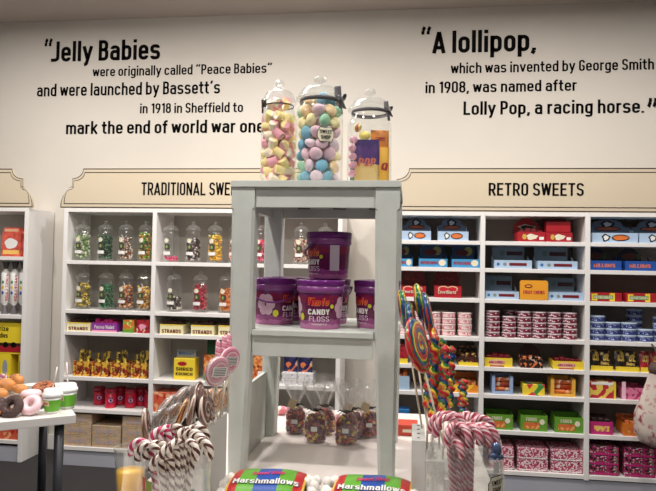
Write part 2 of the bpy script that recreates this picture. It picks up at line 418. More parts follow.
# ------------------------------------------------------------------ materials in use
M_wall = mat('wall_paint', (216, 209, 198), 0.85, var=0.008, bscale=3)
M_ceil = mat('ceiling_paint', (196, 184, 176), 0.9)
M_floor = mat('carpet', (46, 43, 44), 0.95, bump=0.6, bscale=220, var=0.35)
M_unit = mat('white_laminate', (234, 231, 228), 0.45)
M_back = mat('unit_back_panel', (180, 174, 164), 0.7)
M_plinth = mat('plinth_grey', (176, 178, 190), 0.5)
M_cream = mat('cream_board', (206, 190, 162), 0.6)
M_line = mat('brown_line', (58, 44, 36), 0.6)
M_black = mat('black_vinyl', (20, 18, 18), 0.95)
M_black.node_tree.nodes['Principled BSDF'].inputs['Specular IOR Level'].default_value = 0.05
M_tower = mat('painted_wood', (202, 207, 200), 0.5, var=0.03, bscale=9, bump=0.03)
M_white = mat('white_plastic', (236, 234, 230), 0.35)
M_tbl = mat('white_table', (222, 218, 214), 0.35)
M_leg = mat('dark_leg', (58, 58, 64), 0.4, metal=0.3)
M_glass = clear_mat('jar_glass', (0.97, 0.98, 0.97), haze=0.02, ior=1.6)
M_glass2 = clear_mat('lid_glass', (0.93, 0.94, 0.93), haze=0.10, ior=1.9)
M_glass3 = clear_mat('small_lid_glass', (0.95, 0.96, 0.95), haze=0.05, ior=1.9)
M_cello = clear_mat('cellophane', (0.97, 0.97, 0.97), rough=0.18, ior=1.65, haze=0.12)
M_plas = clear_mat('clear_plastic', (0.96, 0.97, 0.96), haze=0.06, ior=1.7)
M_stick = mat('paper_stick', (226, 210, 184), 0.7)
M_lab = mat('white_label', (232, 230, 226), 0.6)
M_labcream = mat('cream_label', (226, 218, 190), 0.6)

# ------------------------------------------------------------------ the setting
YW, YF = 4.54, 4.2
structure(MB().box(-7, 6, -4, YW + 0.3, -0.1, 0).build('floor', M_floor))
structure(MB().box(-7, 6, YW, YW + 0.12, 0, 3.245).build('wall_back', M_wall))
structure(MB().box(-7, 6, -4, YW + 0.12, 3.245, 3.35).build('ceiling', M_ceil))
structure(MB().box(-2.68, -2.42, YW - 0.012, YW, 0, 0.11, 0.003).build('baseboard_left', M_unit))
structure(MB().box(-0.44, -0.21, YW - 0.012, YW, 0, 0.11, 0.003).build('baseboard_middle', M_unit))

# wall quotations ---------------------------------------------------
def quote(lines, name, label, origin):
    t = thing(name, label, 'wall lettering', origin)
    for (s, xl, xr, ybl, ybr, cap, bold, part) in lines:
        A = atY(xl, ybl, YW); B = atY(xr, ybr, YW); z0 = (A.z + B.z) / 2; zc = atY((xl + xr) / 2, (ybl + ybr) / 2 - cap, YW).z
        o = text_part(part, s, A.x - origin[0], B.x - origin[0], z0 - origin[2], zc - origin[2], flat(-0.0005), M_black, t, bold, thick=0.0)
    return t
oq = (-2.2, YW - 0.001, 2.6)
quote([('“', 44, 52, 71, 71, 32, 0.0, 'quote_mark'), ('Jelly Babies', 51, 160, 61.3, 60, 20.5, 0.03, 'text_line'),
       ('were originally called “Peace Babies”', 92.5, 272, 76.2, 73.3, 10, 0.018, 'text_line'),
       ('and were launched by Bassett’s', 37, 220, 96.2, 94, 12.8, 0.02, 'text_line'),
       ('in 1918 in Sheffield to', 140, 243, 113.3, 112.3, 10, 0.018, 'text_line'),
       ('mark the end of world war one', 66, 264, 133.8, 133, 13.2, 0.024, 'text_line')],
      'wall_quotation', 'black vinyl quotation about jelly babies on the cream wall, left side', oq)
oq = (0.7, YW - 0.001, 2.6)
quote([('“', 421, 431, 60, 60, 33, 0.0, 'quote_mark'), ('A lollipop,', 432, 536, 52.9, 51.7, 22.5, 0.03, 'text_line'),
       ('which was invented by George Smith', 450.6, 654, 73.4, 69.8, 11, 0.018, 'text_line'),
       ('in 1908, was named after', 425.4, 576.7, 93.8, 90.3, 11.5, 0.02, 'text_line'),
       ('Lolly Pop, a racing horse.', 463.4, 644, 115, 113, 13.8, 0.024, 'text_line'), ('”', 647, 657, 137, 137, 39, 0.0, 'quote_mark')],
      'wall_quotation', 'black vinyl quotation about the lollipop on the cream wall, right side', oq)

# shelf units ---------------------------------------------------------
ROWL = [1.418, 1.076, 0.925, 0.613, 0.393, 0.132]
ROWR = [1.59, 1.416, 1.219, 0.973, 0.786, 0.614, 0.389, 0.137]
TH = 0.026
def unit(label, xs, rows, top, extra=(), back=None):
    x0, x1 = xs[0], xs[-1]
    t = thing('shelf_unit', label, 'shelving', (x0, YF, 0))
    W = x1 - x0; D = YW - YF - 0.004
    MB().box(0.015, W - 0.015, D - 0.008, D, 0.10, top - 0.01).build('back_panel', back or M_back, t)
    for i, x in enumerate(xs):
        w = 0.03; a = min(max(x - x0 - w / 2, 0), W - w)
        MB().box(a, a + w, 0, D - 0.009, 0.0 if i in (0, len(xs) - 1) else 0.105, top, 0.0015, 1).build('upright', M_unit, t)
    for i in range(len(xs) - 1):
        a = xs[i] - x0 + (0.03 if i == 0 else 0.015) + 0.0005; b = xs[i + 1] - x0 - (0.03 if i == len(xs) - 2 else 0.015) - 0.0005
        for z in rows:
            MB().box(a, b, 0.002, D - 0.009, z - TH, z, 0.0015, 1).build('shelf_board', M_unit, t)
        MB().box(a, b, 0.002, D - 0.009, top - 0.025, top, 0.001, 1).build('top_board', M_unit, t)
    for (a, b, z) in extra: MB().box(a - x0, b - x0, 0.002, D - 0.009, z - 0.02, z, 0.001, 1).build('shelf_board', M_unit, t)
    MB().box(0.031, W - 0.031, 0.012, 0.03, 0.0, 0.104).build('plinth', M_plinth, t)
    return t
XL = [-2.415, -1.75, -1.10, -0.452]
XR = [-0.155, 0.456, 1.102, 1.75]
XF = [-4.65, -4.0, -3.345, -2.681]
unit('white three-column shelf unit under the traditional sweets sign', XL, ROWL, 1.782)
unit('white three-column shelf unit under the retro sweets sign', XR, ROWR, 1.776, back=mat('unit_back_taupe', (146, 134, 126), .7))
zf = [atY(10, y, YF).z for y in (257, 311)] 
ROWF = [atY(10, 256.5, YF).z, atY(10, 315, YF).z, atY(12, 383, YF).z, 0.36, 0.15]
unit('white shelf unit cut off by the left edge, its side panel showing', XF, ROWF, 1.782)

# shop signs ----------------------------------------------------------
def sign(x0, x1, z0, z1, label, text=None, txt=None):
    """board with scalloped shoulders: two quarter hollows and steps on each side"""
    t = thing('shop_sign', label, 'sign', ((x0 + x1) / 2, YF, z0)); w = (x1 - x0) / 2; h = z1 - z0
    def outline(k):
        # right half going up, k = inset
        pts = [(w - k, k)]
        for i in range(0, 8):       # convex lower quarter
            a = PI / 2 * i / 7; pts.append((w - 0.085 + (0.085 - k) * math.cos(a) * 1.0, k + (0.46 * h - k * 0.3) * math.sin(a)))
        pts.append((w - 0.085 - k * 0.4, 0.50 * h)); pts.append((w - 0.085 - k * 0.4, 0.745 * h - k * 0.6))
        for i in range(0, 8):       # concave upper quarter
            a = PI / 2 * i / 7; pts.append((w - 0.165 - k * 0.4 + 0.08 - 0.08 * math.sin(a), (0.745 * h - k * 0.6) + (h - k - 0.745 * h + k * 0.6) * (1 - math.cos(a))))
        pts = [p for i, p in enumerate(pts) if i == 0 or (abs(p[0] - pts[i - 1][0]) + abs(p[1] - pts[i - 1][1])) > 1e-5]
        return pts + [(-a, b) for a, b in pts[::-1]]
    MB().prism(outline(0.0), 0.0, 0.018).build('board', M_cream, t)
    for k, wd, nm in ((0.0012, 0.0062, 'outer_line'), (0.026, 0.0056, 'inner_line')):
        A = outline(k); B = outline(k + wd); m = MB(); n = len(A)
        va = [m.bm.verts.new((a, -0.0012, b)) for a, b in A]; vb = [m.bm.verts.new((a, -0.0012, b)) for a, b in B]
        for i in range(n): m.bm.faces.new((va[i], va[(i + 1) % n], vb[(i + 1) % n], vb[i]))
        m.build(nm, M_line, t)
    if text:
        s, xl, xr, yb, yc = txt; A = atY(xl, yb, YF); B = atY(xr, yb, YF); cx = (x0 + x1) / 2
        text_part('lettering', s, A.x - cx, B.x - cx, A.z - z0, atY(xl, yc, YF).z - z0, flat(-0.0016), M_black, t, 0.012)
    return t
sign(XL[0] - 0.03, XL[3] + 0.03, 1.786, 2.062, 'cream scalloped sign reading traditional sweets', True, ('TRADITIONAL SWEETS', 141.4, 249.5, 195.1, 182.3))
sign(XR[0] - 0.03, XR[3] + 0.03, 1.780, 2.06, 'cream scalloped sign reading retro sweets', True, ('RETRO SWEETS', 488.6, 583.7, 195.6, 182.9))
sign(XF[0] - 0.03, XF[3] + 0.03, 1.786, 2.062, 'blank scalloped end of a cream sign at the left edge')

# ------------------------------------------------------------------ stock: generic packages
def px_span(pl, pr, py, Y): return atY(pl, py, Y).x, atY(pr, py, Y).x
def ztop(px, py, Y, z0): return atY(px, py, Y).z - z0
ORD = ['leftmost', 'second', 'third', 'fourth', 'fifth', 'sixth', 'seventh']
def blob_logo(t, name, x, z, rx, rz, y, m, n=18, k=0.0):
    mb = MB(); c = mb.bm.verts.new((x, y, z)); V = [mb.bm.verts.new((x + rx * (1 + k * math.sin(5 * 2 * PI * i / n)) * math.cos(2 * PI * i / n), y, z + rz * (1 + k * math.cos(3 * 2 * PI * i / n)) * math.sin(2 * PI * i / n))) for i in range(n)]
    for i in range(n): mb.bm.faces.new((c, V[i], V[(i + 1) % n]))
    return adopt(mb.build(name, m, t), t)
def carton(name, label, cat, pl, pr, py_top, zr, m, Y=None, depth=0.2, decor=None, group=None, rz=0, m_side=None, py_ref=None):
    """closed box standing on the shelf at height zr, its front between two pixel columns"""
    Y = Y or YF + 0.02; a, b = px_span(pl, pr, py_ref or py_top, Y); a, b = clampx(a, b, zr); h = min(ztop((pl + pr) / 2, py_top, Y, zr), limits((a + b) / 2, zr)[2]); w = b - a
    t = thing(name, label, cat, ((a + b) / 2, Y, zr + 0.0004), rz, group)
    HOST[t.name] = (MB().box(-w / 2, w / 2, 0, depth, 0, h, 0.002, 1).build('box_body', m, t), None)
    if decor: decor(t, w, h)
    return t
def tray(name, label, pl, pr, py_base, py_head, zr, m, m_head, shape='rect', Y=None, depth=0.16, decor=None, hd=None, fill=None, group=None, hl=0.0, hr=0.0, cat='display box'):
    """open display box: low front tray with a raised printed header at the back"""
    Y = Y or YF + 0.02; a, b = px_span(pl, pr, py_base, Y); a, b = clampx(a, b, zr); h = ztop((pl + pr) / 2, py_base, Y, zr); w = b - a
    H = max(h + .004, min(ztop((pl + pr) / 2, py_head, Y + depth, zr), limits((a + b) / 2, zr)[2]))
    t = thing(name, label, cat, ((a + b) / 2, Y, zr + 0.0004), 0, group); k = 0.003
    mb = MB(); mb.box(-w / 2, w / 2, 0, k, 0, h); mb.box(-w / 2, w / 2, k, depth - k, 0, k)
    for s in (-1, 1):
        x0 = -w / 2 if s < 0 else w / 2 - k
        mb.prism([(k, 0), (depth - k, 0), (depth - k, h + (H - h) * 0.35), (depth * 0.6, h), (k, h)], x0, x0 + k, 'x')
    mb.box(-w / 2, w / 2, depth - k, depth, 0, h); tb = mb.build('tray_box', m, t)
    W = w * (1 - hl - hr); c = (hl - hr) * w / 2; z0 = h + 0.0005; e = H - z0
    if shape == 'rect': P = [(-W / 2, z0), (W / 2, z0), (W / 2, H), (-W / 2, H)]
    elif shape == 'arch':
        P = [(-W / 2, z0), (W / 2, z0), (W / 2, z0 + e * 0.45)] + [(W * 0.36 * math.cos(q * PI / 8), z0 + e * 0.5 + e * 0.5 * math.sin(q * PI / 8)) for q in range(9)] + [(-W / 2, z0 + e * 0.45)]
    elif shape == 'heart':
        P = [(-W / 2 * 0.9, z0), (W / 2 * 0.9, z0), (W / 2, z0 + e * 0.6), (W * 0.36, H), (W * 0.1, H - e * 0.06), (-W * 0.1, H - e * 0.06), (-W * 0.36, H), (-W / 2, z0 + e * 0.6)]
    elif shape == 'peak': P = [(-W / 2, z0), (W / 2, z0), (W * 0.42, z0 + e * 0.6), (W * 0.12, H), (-W * 0.2, H), (-W / 2, z0 + e * 0.55)]
    P = [(x + c, z) for x, z in P]
    HOST[t.name] = (tb, MB().prism(P, depth - k, depth).build('header_card', m_head, t))
    if fill:
        r = random.Random(int(pl * 7 + py_base))
        n = max(3, int(w / 0.035)); mm = fill
        for q in range(n):
            x = -w / 2 + 0.012 + (w - 0.024) * (q + 0.5) / n; hh = min(h + 0.008 + r.random() * 0.018, limits((a + b) / 2, zr)[2] - .002)
            MB().box(x - (w - 0.024) / n * 0.46, x + (w - 0.024) / n * 0.46, 0.02, depth - 0.03, 0.004, hh, 0.003, 1).build('inner_packet', mm, t)
    if decor: decor(t, w, h, H, depth)
    return t
def strip(t, name, x0, x1, z0, z1, m, y=-0.0008): return adopt(MB().box(x0, x1, y - 0.0004, y + 0.0006, z0, z1).build(name, m, t), t)

red = mat('card_red', (180, 26, 38), 0.35); dred = mat('card_dark_red', (120, 22, 30), 0.4)
lblue = mat('card_light_blue', (170, 196, 224), 0.4); gblue = mat('card_grey_blue', (96, 112, 134), 0.45)
blue = mat('card_blue', (30, 110, 176), 0.4); navy = mat('card_navy', (26, 40, 92), 0.4)
yel = mat('card_yellow', (240, 208, 40), 0.4); orange = mat('card_orange', (228, 120, 30), 0.4)
green = mat('card_green', (98, 156, 40), 0.4); dgreen = mat('card_dark_green', (28, 78, 40), 0.45)
mag = mat('card_magenta', (204, 40, 120), 0.4); purple = mat('card_purple', (150, 50, 160), 0.35); pink = mat('card_pink', (236, 150, 180), 0.4)
cream = mat('card_cream', (240, 228, 176), 0.5); brown = mat('card_brown', (70, 36, 26), 0.4); white = M_lab; black = M_black
silver = mat('foil_silver', (196, 204, 216), 0.3, metal=0.5)
P_yr = print_mat('print_yellow_red', [((226, 176, 50), .40), ((176, 46, 30), .32), ((230, 206, 130), .08), ((140, 80, 30), .20)], 60)
P_bronze = print_mat('print_foil_gold', [((196, 160, 50), .38), ((110, 84, 24), .27), ((230, 206, 90), .10), ((50, 38, 20), .25)], 55)
P_tan = print_mat('print_tan', [((196, 170, 132), .45), ((168, 150, 146), .2), ((206, 150, 118), .22), ((176, 160, 104), .13)], 95, (.5, 1, 1))
P_pinkw = print_mat('print_pink_white', [((196, 60, 96), .42), ((240, 214, 220), .4), ((150, 40, 70), .18)], 140)
P_magdk = print_mat('print_magenta_dark', [((176, 40, 96), .5), ((40, 30, 34), .25), ((90, 140, 70), .1), ((226, 180, 200), .15)], 110)
P_orange = print_mat('print_orange', [((222, 108, 50), .55), ((240, 170, 90), .25), ((170, 60, 30), .2)], 60)
P_choc = print_mat('print_choc', [((60, 34, 22), .55), ((200, 160, 80), .2), ((120, 30, 30), .25)], 60)
P_navy = print_mat('print_navy_flame', [((34, 36, 90), .5), ((236, 120, 60), .25), ((250, 210, 190), .1), ((60, 60, 140), .15)], 32)
P_red2 = print_mat('print_red', [((180, 26, 40), .6), ((226, 180, 160), .12), ((110, 16, 26), .28)], 60)
P_redorange = print_mat('print_red_orange', [((222, 90, 56), .5), ((240, 170, 120), .25), ((206, 40, 40), .25)], 36)

# ---- left unit, rows 1 and 2: sweet jars
def jar_mesh_parts(r, h, seg=20):
    body = [(0, 0), (r * .92, 0), (r, .02 * h), (r, .56 * h), (r * .98, .64 * h), (r * .84, .72 * h), (r * .8, .74 * h), (r * .8, .765 * h)]
    lid = [(r * .95, .768 * h), (r * .97, .785 * h), (r * .9, .81 * h), (r * .78, .86 * h), (r * .5, .895 * h), (r * .2, .91 * h), (r * .16, .925 * h), (r * .26, .945 * h), (r * .28, .965 * h), (r * .2, .99 * h), (0, h)]
    return body, lid
JR, JH = 0.056, 0.285
bd, ld = jar_mesh_parts(JR, JH)
me_jb = MB().lathe(bd, 20).mesh('glass_body', M_glass); me_jl = MB().lathe(ld, 20).mesh('glass_lid', M_glass3)
def cyl_patch(r, a0, a1, z0, z1, n=8): return MB().grid(lambda u, v: (r * math.sin(a0 + (a1 - a0) * u), -r * math.cos(a0 + (a1 - a0) * u), z0 + (z1 - z0) * v), n, 2)
me_l1 = cyl_patch(JR + .0006, -.45, .25, .085, .125).mesh('brown_label', mat('jar_label_dark', (70, 60, 48), .6))
me_l2 = cyl_patch(JR + .0009, -.65, .30, .05, .072).mesh('price_strip', M_lab)
def roundel(r, a0, z, ra, rz):
    m = MB(); c = m.bm.verts.new((r * math.sin(a0), -r * math.cos(a0), z)); n = 14
    V = [m.bm.verts.new((r * math.sin(a0 + ra * math.cos(2 * PI * i / n)), -r * math.cos(a0 + ra * math.cos(2 * PI * i / n)), z + rz * math.sin(2 * PI * i / n))) for i in range(n)]
    for i in range(n): m.bm.faces.new((c, V[i], V[(i + 1) % n]))
    return m
me_l3 = roundel(JR + .0010, -.2, .148, .3, .016).mesh('round_label', M_labcream)
me_l4 = roundel(JR + .0014, -.15, .105, .15, .012).mesh('green_label_spot', mat('label_green', (130, 160, 80), .6))
def sweets_heap(r, h, cols, seed, size=0.0095, glints=0):
    rr = random.Random(seed); m = MB(); n = int(0.55 * (r * r * PI * h) / (size ** 3 * 4.2))
    n = max(16, min(int(n * 1.5), 240))
    for _ in range(n):
        q = r * math.sqrt(rr.random()); a = rr.random() * 2 * PI; z = size * 1.7 + rr.random() ** 1.15 * (h - size)
        if z > h * 0.5 and math.cos(a + seed) > 0.4 and rr.random() < .55: z *= 0.5
        m.setm(rr.randrange(len(cols))); m.ball((q * math.cos(a), q * math.sin(a), z), size * (0.7 + rr.random() * .3), 1, (1, 1, .75 + rr.random() * .6))
    for _ in range(glints):  # white diagonal rods stand in for highlights on the jar glass
        a = rr.random() * 2 * PI; b = a + 2 + rr.random()*2; m.setm(len(cols))
        m.tube([(r * .8 * math.cos(a), r * .8 * math.sin(a), h * .4), (r * .8 * math.cos(b), r * .8 * math.sin(b), h * 1.1 + .01)], .0018, 5)
    return m
def cm(c): return mat('sweet_%d_%d_%d' % c, c, .35)
JARS = [  # px centre, row, fill share, colours, description, painted glints
    (82.5, 0, .60, [(150, 180, 90), (220, 224, 200), (90, 130, 60), (190, 200, 150)], 'pale green and white wrapped sweets', 'leftmost on the top shelf', 2),
    (105, 0, .58, [(24, 84, 40), (40, 110, 60), (20, 60, 34)], 'dark green wrapped sweets', 'second on the top shelf', 0),
    (125.5, 0, .55, [(200, 170, 140), (230, 214, 190), (120, 80, 60), (150, 60, 50)], 'beige and brown toffees', 'third on the top shelf', 2),
    (145.5, 0, .66, [(110, 180, 40), (226, 180, 40), (60, 140, 40), (230, 130, 50)], 'lime green and yellow sweets', 'against the first divider, top shelf', 0),
    (170.5, 0, .10, [(222, 30, 90), (240, 60, 120)], 'a thin layer of bright pink sweets', 'after the first divider, top shelf', 0),
    (193, 0, .55, [(60, 24, 28), (100, 60, 64), (206, 196, 196), (30, 18, 20)], 'dark maroon sweets above pale ones', 'top shelf of the middle column', 0),
    (215, 0, .64, [(250, 190, 20), (240, 160, 30), (250, 220, 60)], 'bright yellow sweets', 'top shelf, nearly behind the wooden tower', 0),
    (236, 0, .45, [(240, 150, 150), (246, 180, 160)], 'salmon pink sweets', 'top shelf, mostly hidden by the tower leg', 0),
    (261, 0, .52, [(236, 40, 90), (250, 110, 150)], 'raspberry pink sweets', 'between the legs of the tower, top shelf', 0),
    (301, 0, .56, [(206, 160, 140), (150, 60, 50), (236, 214, 190)], 'pink and brown assorted sweets', 'behind the purple buckets, top shelf', 0),
    (325, 0, .5, [(190, 60, 60), (220, 150, 120)], 'red and peach sweets', 'behind the top purple bucket', 0),
    (83, 1, .60, [(206, 170, 40), (230, 200, 80), (130, 110, 40)], 'mustard yellow wrapped sweets', 'leftmost on the second shelf', 3),
    (106, 1, .58, [(30, 110, 60), (60, 150, 80), (20, 80, 50)], 'emerald green sweets', 'second on the second shelf', 1),
    (125.5, 1, .58, [(214, 130, 60), (150, 60, 30), (230, 180, 130)], 'amber and brown boiled sweets', 'third on the second shelf', 2),
    (144, 1, .55, [(234, 180, 60), (240, 200, 110), (200, 130, 50)], 'golden honey coloured sweets', 'against the first divider, second shelf', 3),
    (174, 1, .32, [(40, 26, 24), (70, 44, 40), (226, 214, 196)], 'a low heap of liquorice sweets', 'after the first divider, second shelf', 0),
    (200, 1, .62, [(206, 20, 50), (230, 40, 70), (160, 14, 40)], 'crimson red sweets', 'second shelf of the middle column', 2),
    (226, 1, .55, [(250, 120, 20), (250, 150, 50)], 'bright orange sweets', 'second shelf beside the tower leg', 0),
]
for i, (px, row, fl, cols, desc, where, st) in enumerate(JARS):
    Y = YF + 0.085; p = atY(px, 258 if row == 0 else 309, Y); z = ROWL[row]
    t = thing('sweet_jar', 'glass jar of %s, %s' % (desc, where), 'sweet jar', (p.x, Y, z + .0004), 0.0, 'glass sweet jars on the left-hand shelves')
    link('glass_body', me_jb, t); link('glass_lid', me_jl, t); link('brown_label', me_l1, t); link('price_strip', me_l2, t); link('round_label', me_l3, t); link('green_label_spot', me_l4, t)
    hgt = fl * JH * (1.0 if fl > .2 else 1); o = sweets_heap(JR * .80, hgt, cols, i + 3, glints=st).build('boiled_sweets', [cm(c) for c in cols] + [M_lab], None, (p.x, Y, z + .004))
    tag(o, '%s filling the jar %s' % (desc.replace('a thin layer of ', '').replace('a low heap of ', ''), where), 'sweets', 'loose sweets in the small glass jars', 'stuff')

# ---- left unit, row 3
def lettered(s, m, x=0.86, z0=.28, z1=.72, bold=.03):
    return lambda t, w, h, *a: text_part('lettering', s, -w / 2 * x, w / 2 * x, h * z0, h * z1, flat(-0.0012), m, t, bold)
def topstripe(m, f=.22):
    def g(t, w, h, *a): strip(t, 'top_stripe', -w / 2 + .002, w / 2 - .002, h * (1 - f), h * .98, m)
    return g
def both(*fs):
    def g(*a):
        for f in fs: f(*a)
    return g
for k, (a, b, col, yt) in enumerate(((67, 90, 0, 322.5), (160, 183, 1, 324.5), (191, 214, 1, 325.3), (218.5, 241, 1, 325.8))):
    tray('sweet_carton', 'cream display carton with dark red lettering, third shelf, ' + ['leftmost column', 'beside the first divider', 'middle of the middle column', 'against the tower leg'][k], a, b, yt, yt - 3, ROWL[2], cream, cream,
         decor=both(lettered('STRANDS', dred, .84, .12, .50, .04), lambda t, w, h, *q: strip(t, 'yellow_border', -w / 2, w / 2, h * .9, h, yel)), fill=brown, group='cream cartons on the third left-hand shelf', depth=.14)
tray('sweet_carton', 'purple and pink display carton on the third shelf', 92, 117, 323, 320.5, ROWL[2], purple, mat('card_plum', (110, 30, 100), .4), decor=both(lettered('Parma Violet', white, .8, .35, .75, .01), lambda t, w, h, *q: strip(t, 'pink_stripe', -w / 2, w / 2, 0, h * .2, pink)), fill=mag, depth=.14)
carton('sweet_carton', 'orange and green upright carton on the third shelf', 'carton', 123, 134, 320, ROWL[2], print_mat('print_orange_green', [((220, 110, 40), .5), ((120, 180, 50), .3), ((240, 210, 120), .2)], 60), depth=.12, decor=lambda t, w, h: strip(t, 'green_base', -w / 2, w / 2, 0, h * .25, green))
carton('sweet_carton', 'crimson upright carton with pale print on the third shelf', 'carton', 136.5, 149, 320, ROWL[2], P_red2, depth=.12, decor=lambda t, w, h: blob_logo(t, 'pale_emblem', 0, h * .5, w * .3, h * .2, -.001, pink, k=.15))
# ---- left unit, row 4: four trays of standing bags
def bag_tray(a, b, k, lab):
    Y = YF + .03; x0, x1 = px_span(a, b, 370, Y); w = x1 - x0; z = ROWL[3]; h = ztop((a + b) / 2, 361.5 + k, Y, z)
    t = thing('snack_display', lab, 'display box', ((x0 + x1) / 2, Y, z + .0004), 0, 'yellow and red snack trays on the fourth left-hand shelf')
    mb = MB(); mb.box(-w / 2, w / 2, 0, .003, 0, h).box(-w / 2, w / 2, .003, .13, 0, .003).box(-w / 2, w / 2, .127, .13, .003, h * 1.0)
    for s in (-w / 2, w / 2 - .003): mb.prism([(.003, .003), (.127, .003), (.127, h), (.003, h)], s, s + .003, 'x')
    mb.build('tray_box', P_yr, t)
    text_part('lettering', 'SNAPS', -w * .4, w * .4, h * .3, h * .65, flat(-.001), dred, t, .04)
    rr = random.Random(k)
    for q in range(3):
        hh = .150 + rr.random() * .03; x = (-1 + q) * w * .26; y = .05 + .026 * (q % 2); tl = (rr.random() - .5) * .35
        def fn(u, v, hh=hh, x=x, y=y, tl=tl):
            ww = w * .15 * (1 if .1 < v < .9 else .95); th = .012 * math.sin(PI * v) * math.sin(PI * ((u * 2) % 1.0)) + .001
            uu = u * 2; s = 1 if uu <= 1 else -1; xx = (uu if uu <= 1 else 2 - uu) * 2 - 1
            return (x + xx * ww + tl * (v - .3) * hh, y - s * th, .006 + v * hh)
        MB().grid(fn, 12, 6).build('foil_bag', P_bronze, t)
    return t
for k, (a, b) in enumerate(((73, 89), (91.5, 107.5), (110.5, 126.5), (131, 146.5))):
    bag_tray(a, b, k * .7, 'yellow and red tray of gold snack bags, %s in the row of four' % ORD[k])
t = carton('cereal_box', 'bright yellow box with dark print and a silver pack behind', 'carton', 174, 195, 358.5, ROWL[3], yel, Y=YF + .05, depth=.09, decor=both(lambda t, w, h: blob_logo(t, 'red_emblem', -w * .1, h * .75, w * .22, h * .1, -.001, red), lambda t, w, h: text_part('lettering', 'SHRED', -w * .4, w * .4, h * .42, h * .58, flat(-.001), brown, t, .04), lambda t, w, h: text_part('lettering', 'KRUNCH', -w * .4, w * .4, h * .2, h * .34, flat(-.001), brown, t, .04)))
a, b = px_span(177, 196, 350, YF + .15); t = thing('foil_pack', 'pale blue silver foil pack standing behind the yellow box', 'sweet pack', ((a + b) / 2, YF + .165, ROWL[3] + .0004))
hh = ztop(186, 349.5, YF + .165, ROWL[3]); w = b - a
MB().box(-w / 2, w / 2, -.012, .012, 0, hh * .93, .006).box(-w / 2, w / 2, -.002, .002, hh * .9, hh).build('foil_body', silver, t); text_part('lettering', 'NOUGAT', -w * .4, w * .4, hh * .82, hh * .91, flat(-.0135), blue, t, .03)
a, b = px_span(204, 222, 350, YF + .06); t = thing('sweet_box', 'dark green box with orange and red picture panel, fourth shelf', 'carton', ((a + b) / 2, YF + .06, ROWL[3] + .0004)); w = b - a; hh = min(ztop(213, 338, YF + .06, ROWL[3]), limits(-1.5, ROWL[3])[2])
MB().box(-w / 2, w / 2, 0, .08, 0, hh * .62, .002).build('box_body', P_orange, t); MB().box(-w / 2 + .02, w / 2, .01, .08, hh * .625, hh, .002).build('header_card', dgreen, t)
strip(t, 'green_base', -w / 2, w / 2, 0, hh * .15, green)
# through the tower: column three of the left unit
Y = YF + .04
for k, (a, b) in enumerate(((283, 297), (297.5, 312))):
    x0, x1 = px_span(a, b, 365, Y); z = ROWL[3]; t = thing('snack_packet', 'navy packet with orange flame print standing on white trays, %s one seen through the tower' % ('left' if k == 0 else 'right'), 'packet', ((x0 + x1) / 2, Y + .03, z + .0825), 0, 'navy packets seen through the tower'); w = x1 - x0 - .004
    H_ = ztop(a, 354, Y + .03, z + .0825)
    MB().grid(lambda u, v: ((1 - abs(4 * u - 2)) * -w / 2 if False else (w / 2) * (4 * u - 1 if u <= .5 else 3 - 4 * u), (-1 if u <= .5 else 1) * (.014 * math.sin(PI * v) * math.sin(PI * ((2 * u) % 1)) + .0008), v * H_), 16, 8).build('packet_body', P_navy, t)
for k in range(2):
    for j, (a, b) in enumerate(((282, 297), (297.6, 313))):
        x0, x1 = px_span(a, b, 378, Y); z = ROWL[3] + k * .0412; t = thing('white_carton', 'flat white patterned carton, %s of the %s pair seen through the tower' % (('bottom', 'top')[k], ('left', 'right')[j]), 'carton', ((x0 + x1) / 2, Y - .01, z + .0004), 0, 'white cartons seen through the tower'); w = x1 - x0
        MB().box(-w / 2, w / 2, 0, .13, 0, .0402, .002).build('box_body', print_mat('print_pale_grey', [((222, 220, 222), .7), ((170, 174, 190), .18), ((200, 190, 190), .12)], 90), t); strip(t, 'white_band', -w / 2, w / 2, .03, .037, M_white)
carton('sweet_carton', 'tall orange and yellow pack seen between the left tower legs', 'carton', 247, 265, 353, ROWL[3], P_orange, Y=YF + .04, depth=.1, decor=lambda t, w, h: strip(t, 'pale_panel', w * .1, w * .45, .01, h * .4, M_lab))
# ---- left unit, row 5: red canisters
CAN = [(96.5, .10, 388), (108, .03, 391.5), (117.5, .12, 388.5), (128, .06, 390), (138.5, .13, 389), (147.5, .09, 389.5)]
me_can = None
for k, (px, dy, yt) in enumerate(CAN):
    Y = YF + .02 + dy; r = .039; h = .128; p = atY(px, 405, Y)
    if me_can is None:
        me_can = (MB().lathe([(0, 0), (r * .98, 0), (r, .004), (r, h * .8), (0, h * .8)], 20).mesh('can_body', mat('can_red', (214, 24, 54), .3)), MB().lathe([(0, h * .80), (r * 1.04, h * .80), (r * 1.04, h * .95), (r * .96, h), (0, h)], 20).mesh('screw_cap', mat('cap_crimson', (170, 20, 46), .35)),
                  roundel(r + .0005, 0, h * .42, .62, .022).mesh('round_emblem', mat('emblem_blue', (50, 40, 90), .4)), roundel(r + .001, 0, h * .42, .40, .014).mesh('pale_ring', pink), roundel(r + .0015, 0, h * .42, .18, .010).mesh('dark_figure', navy))
    t = thing('sweet_canister', 'red plastic canister with round blue emblem, %s of six' % ['leftmost', 'second, front', 'third', 'fourth, front', 'fifth', 'rightmost'][k], 'canister', (p.x, Y + r, ROWL[4] + .0004), -p.x / 4.2 * .8 + 0, 'red canisters on the fifth left-hand shelf')
    t.rotation_euler = (0, 0, .45)
    for me in me_can: link(me.name.split('.')[0], me, t)
carton('sweet_carton', 'orange patterned carton half hidden behind the swirl lollies', 'carton', 153.5, 178, 392.5, ROWL[4], P_redorange, depth=.16)
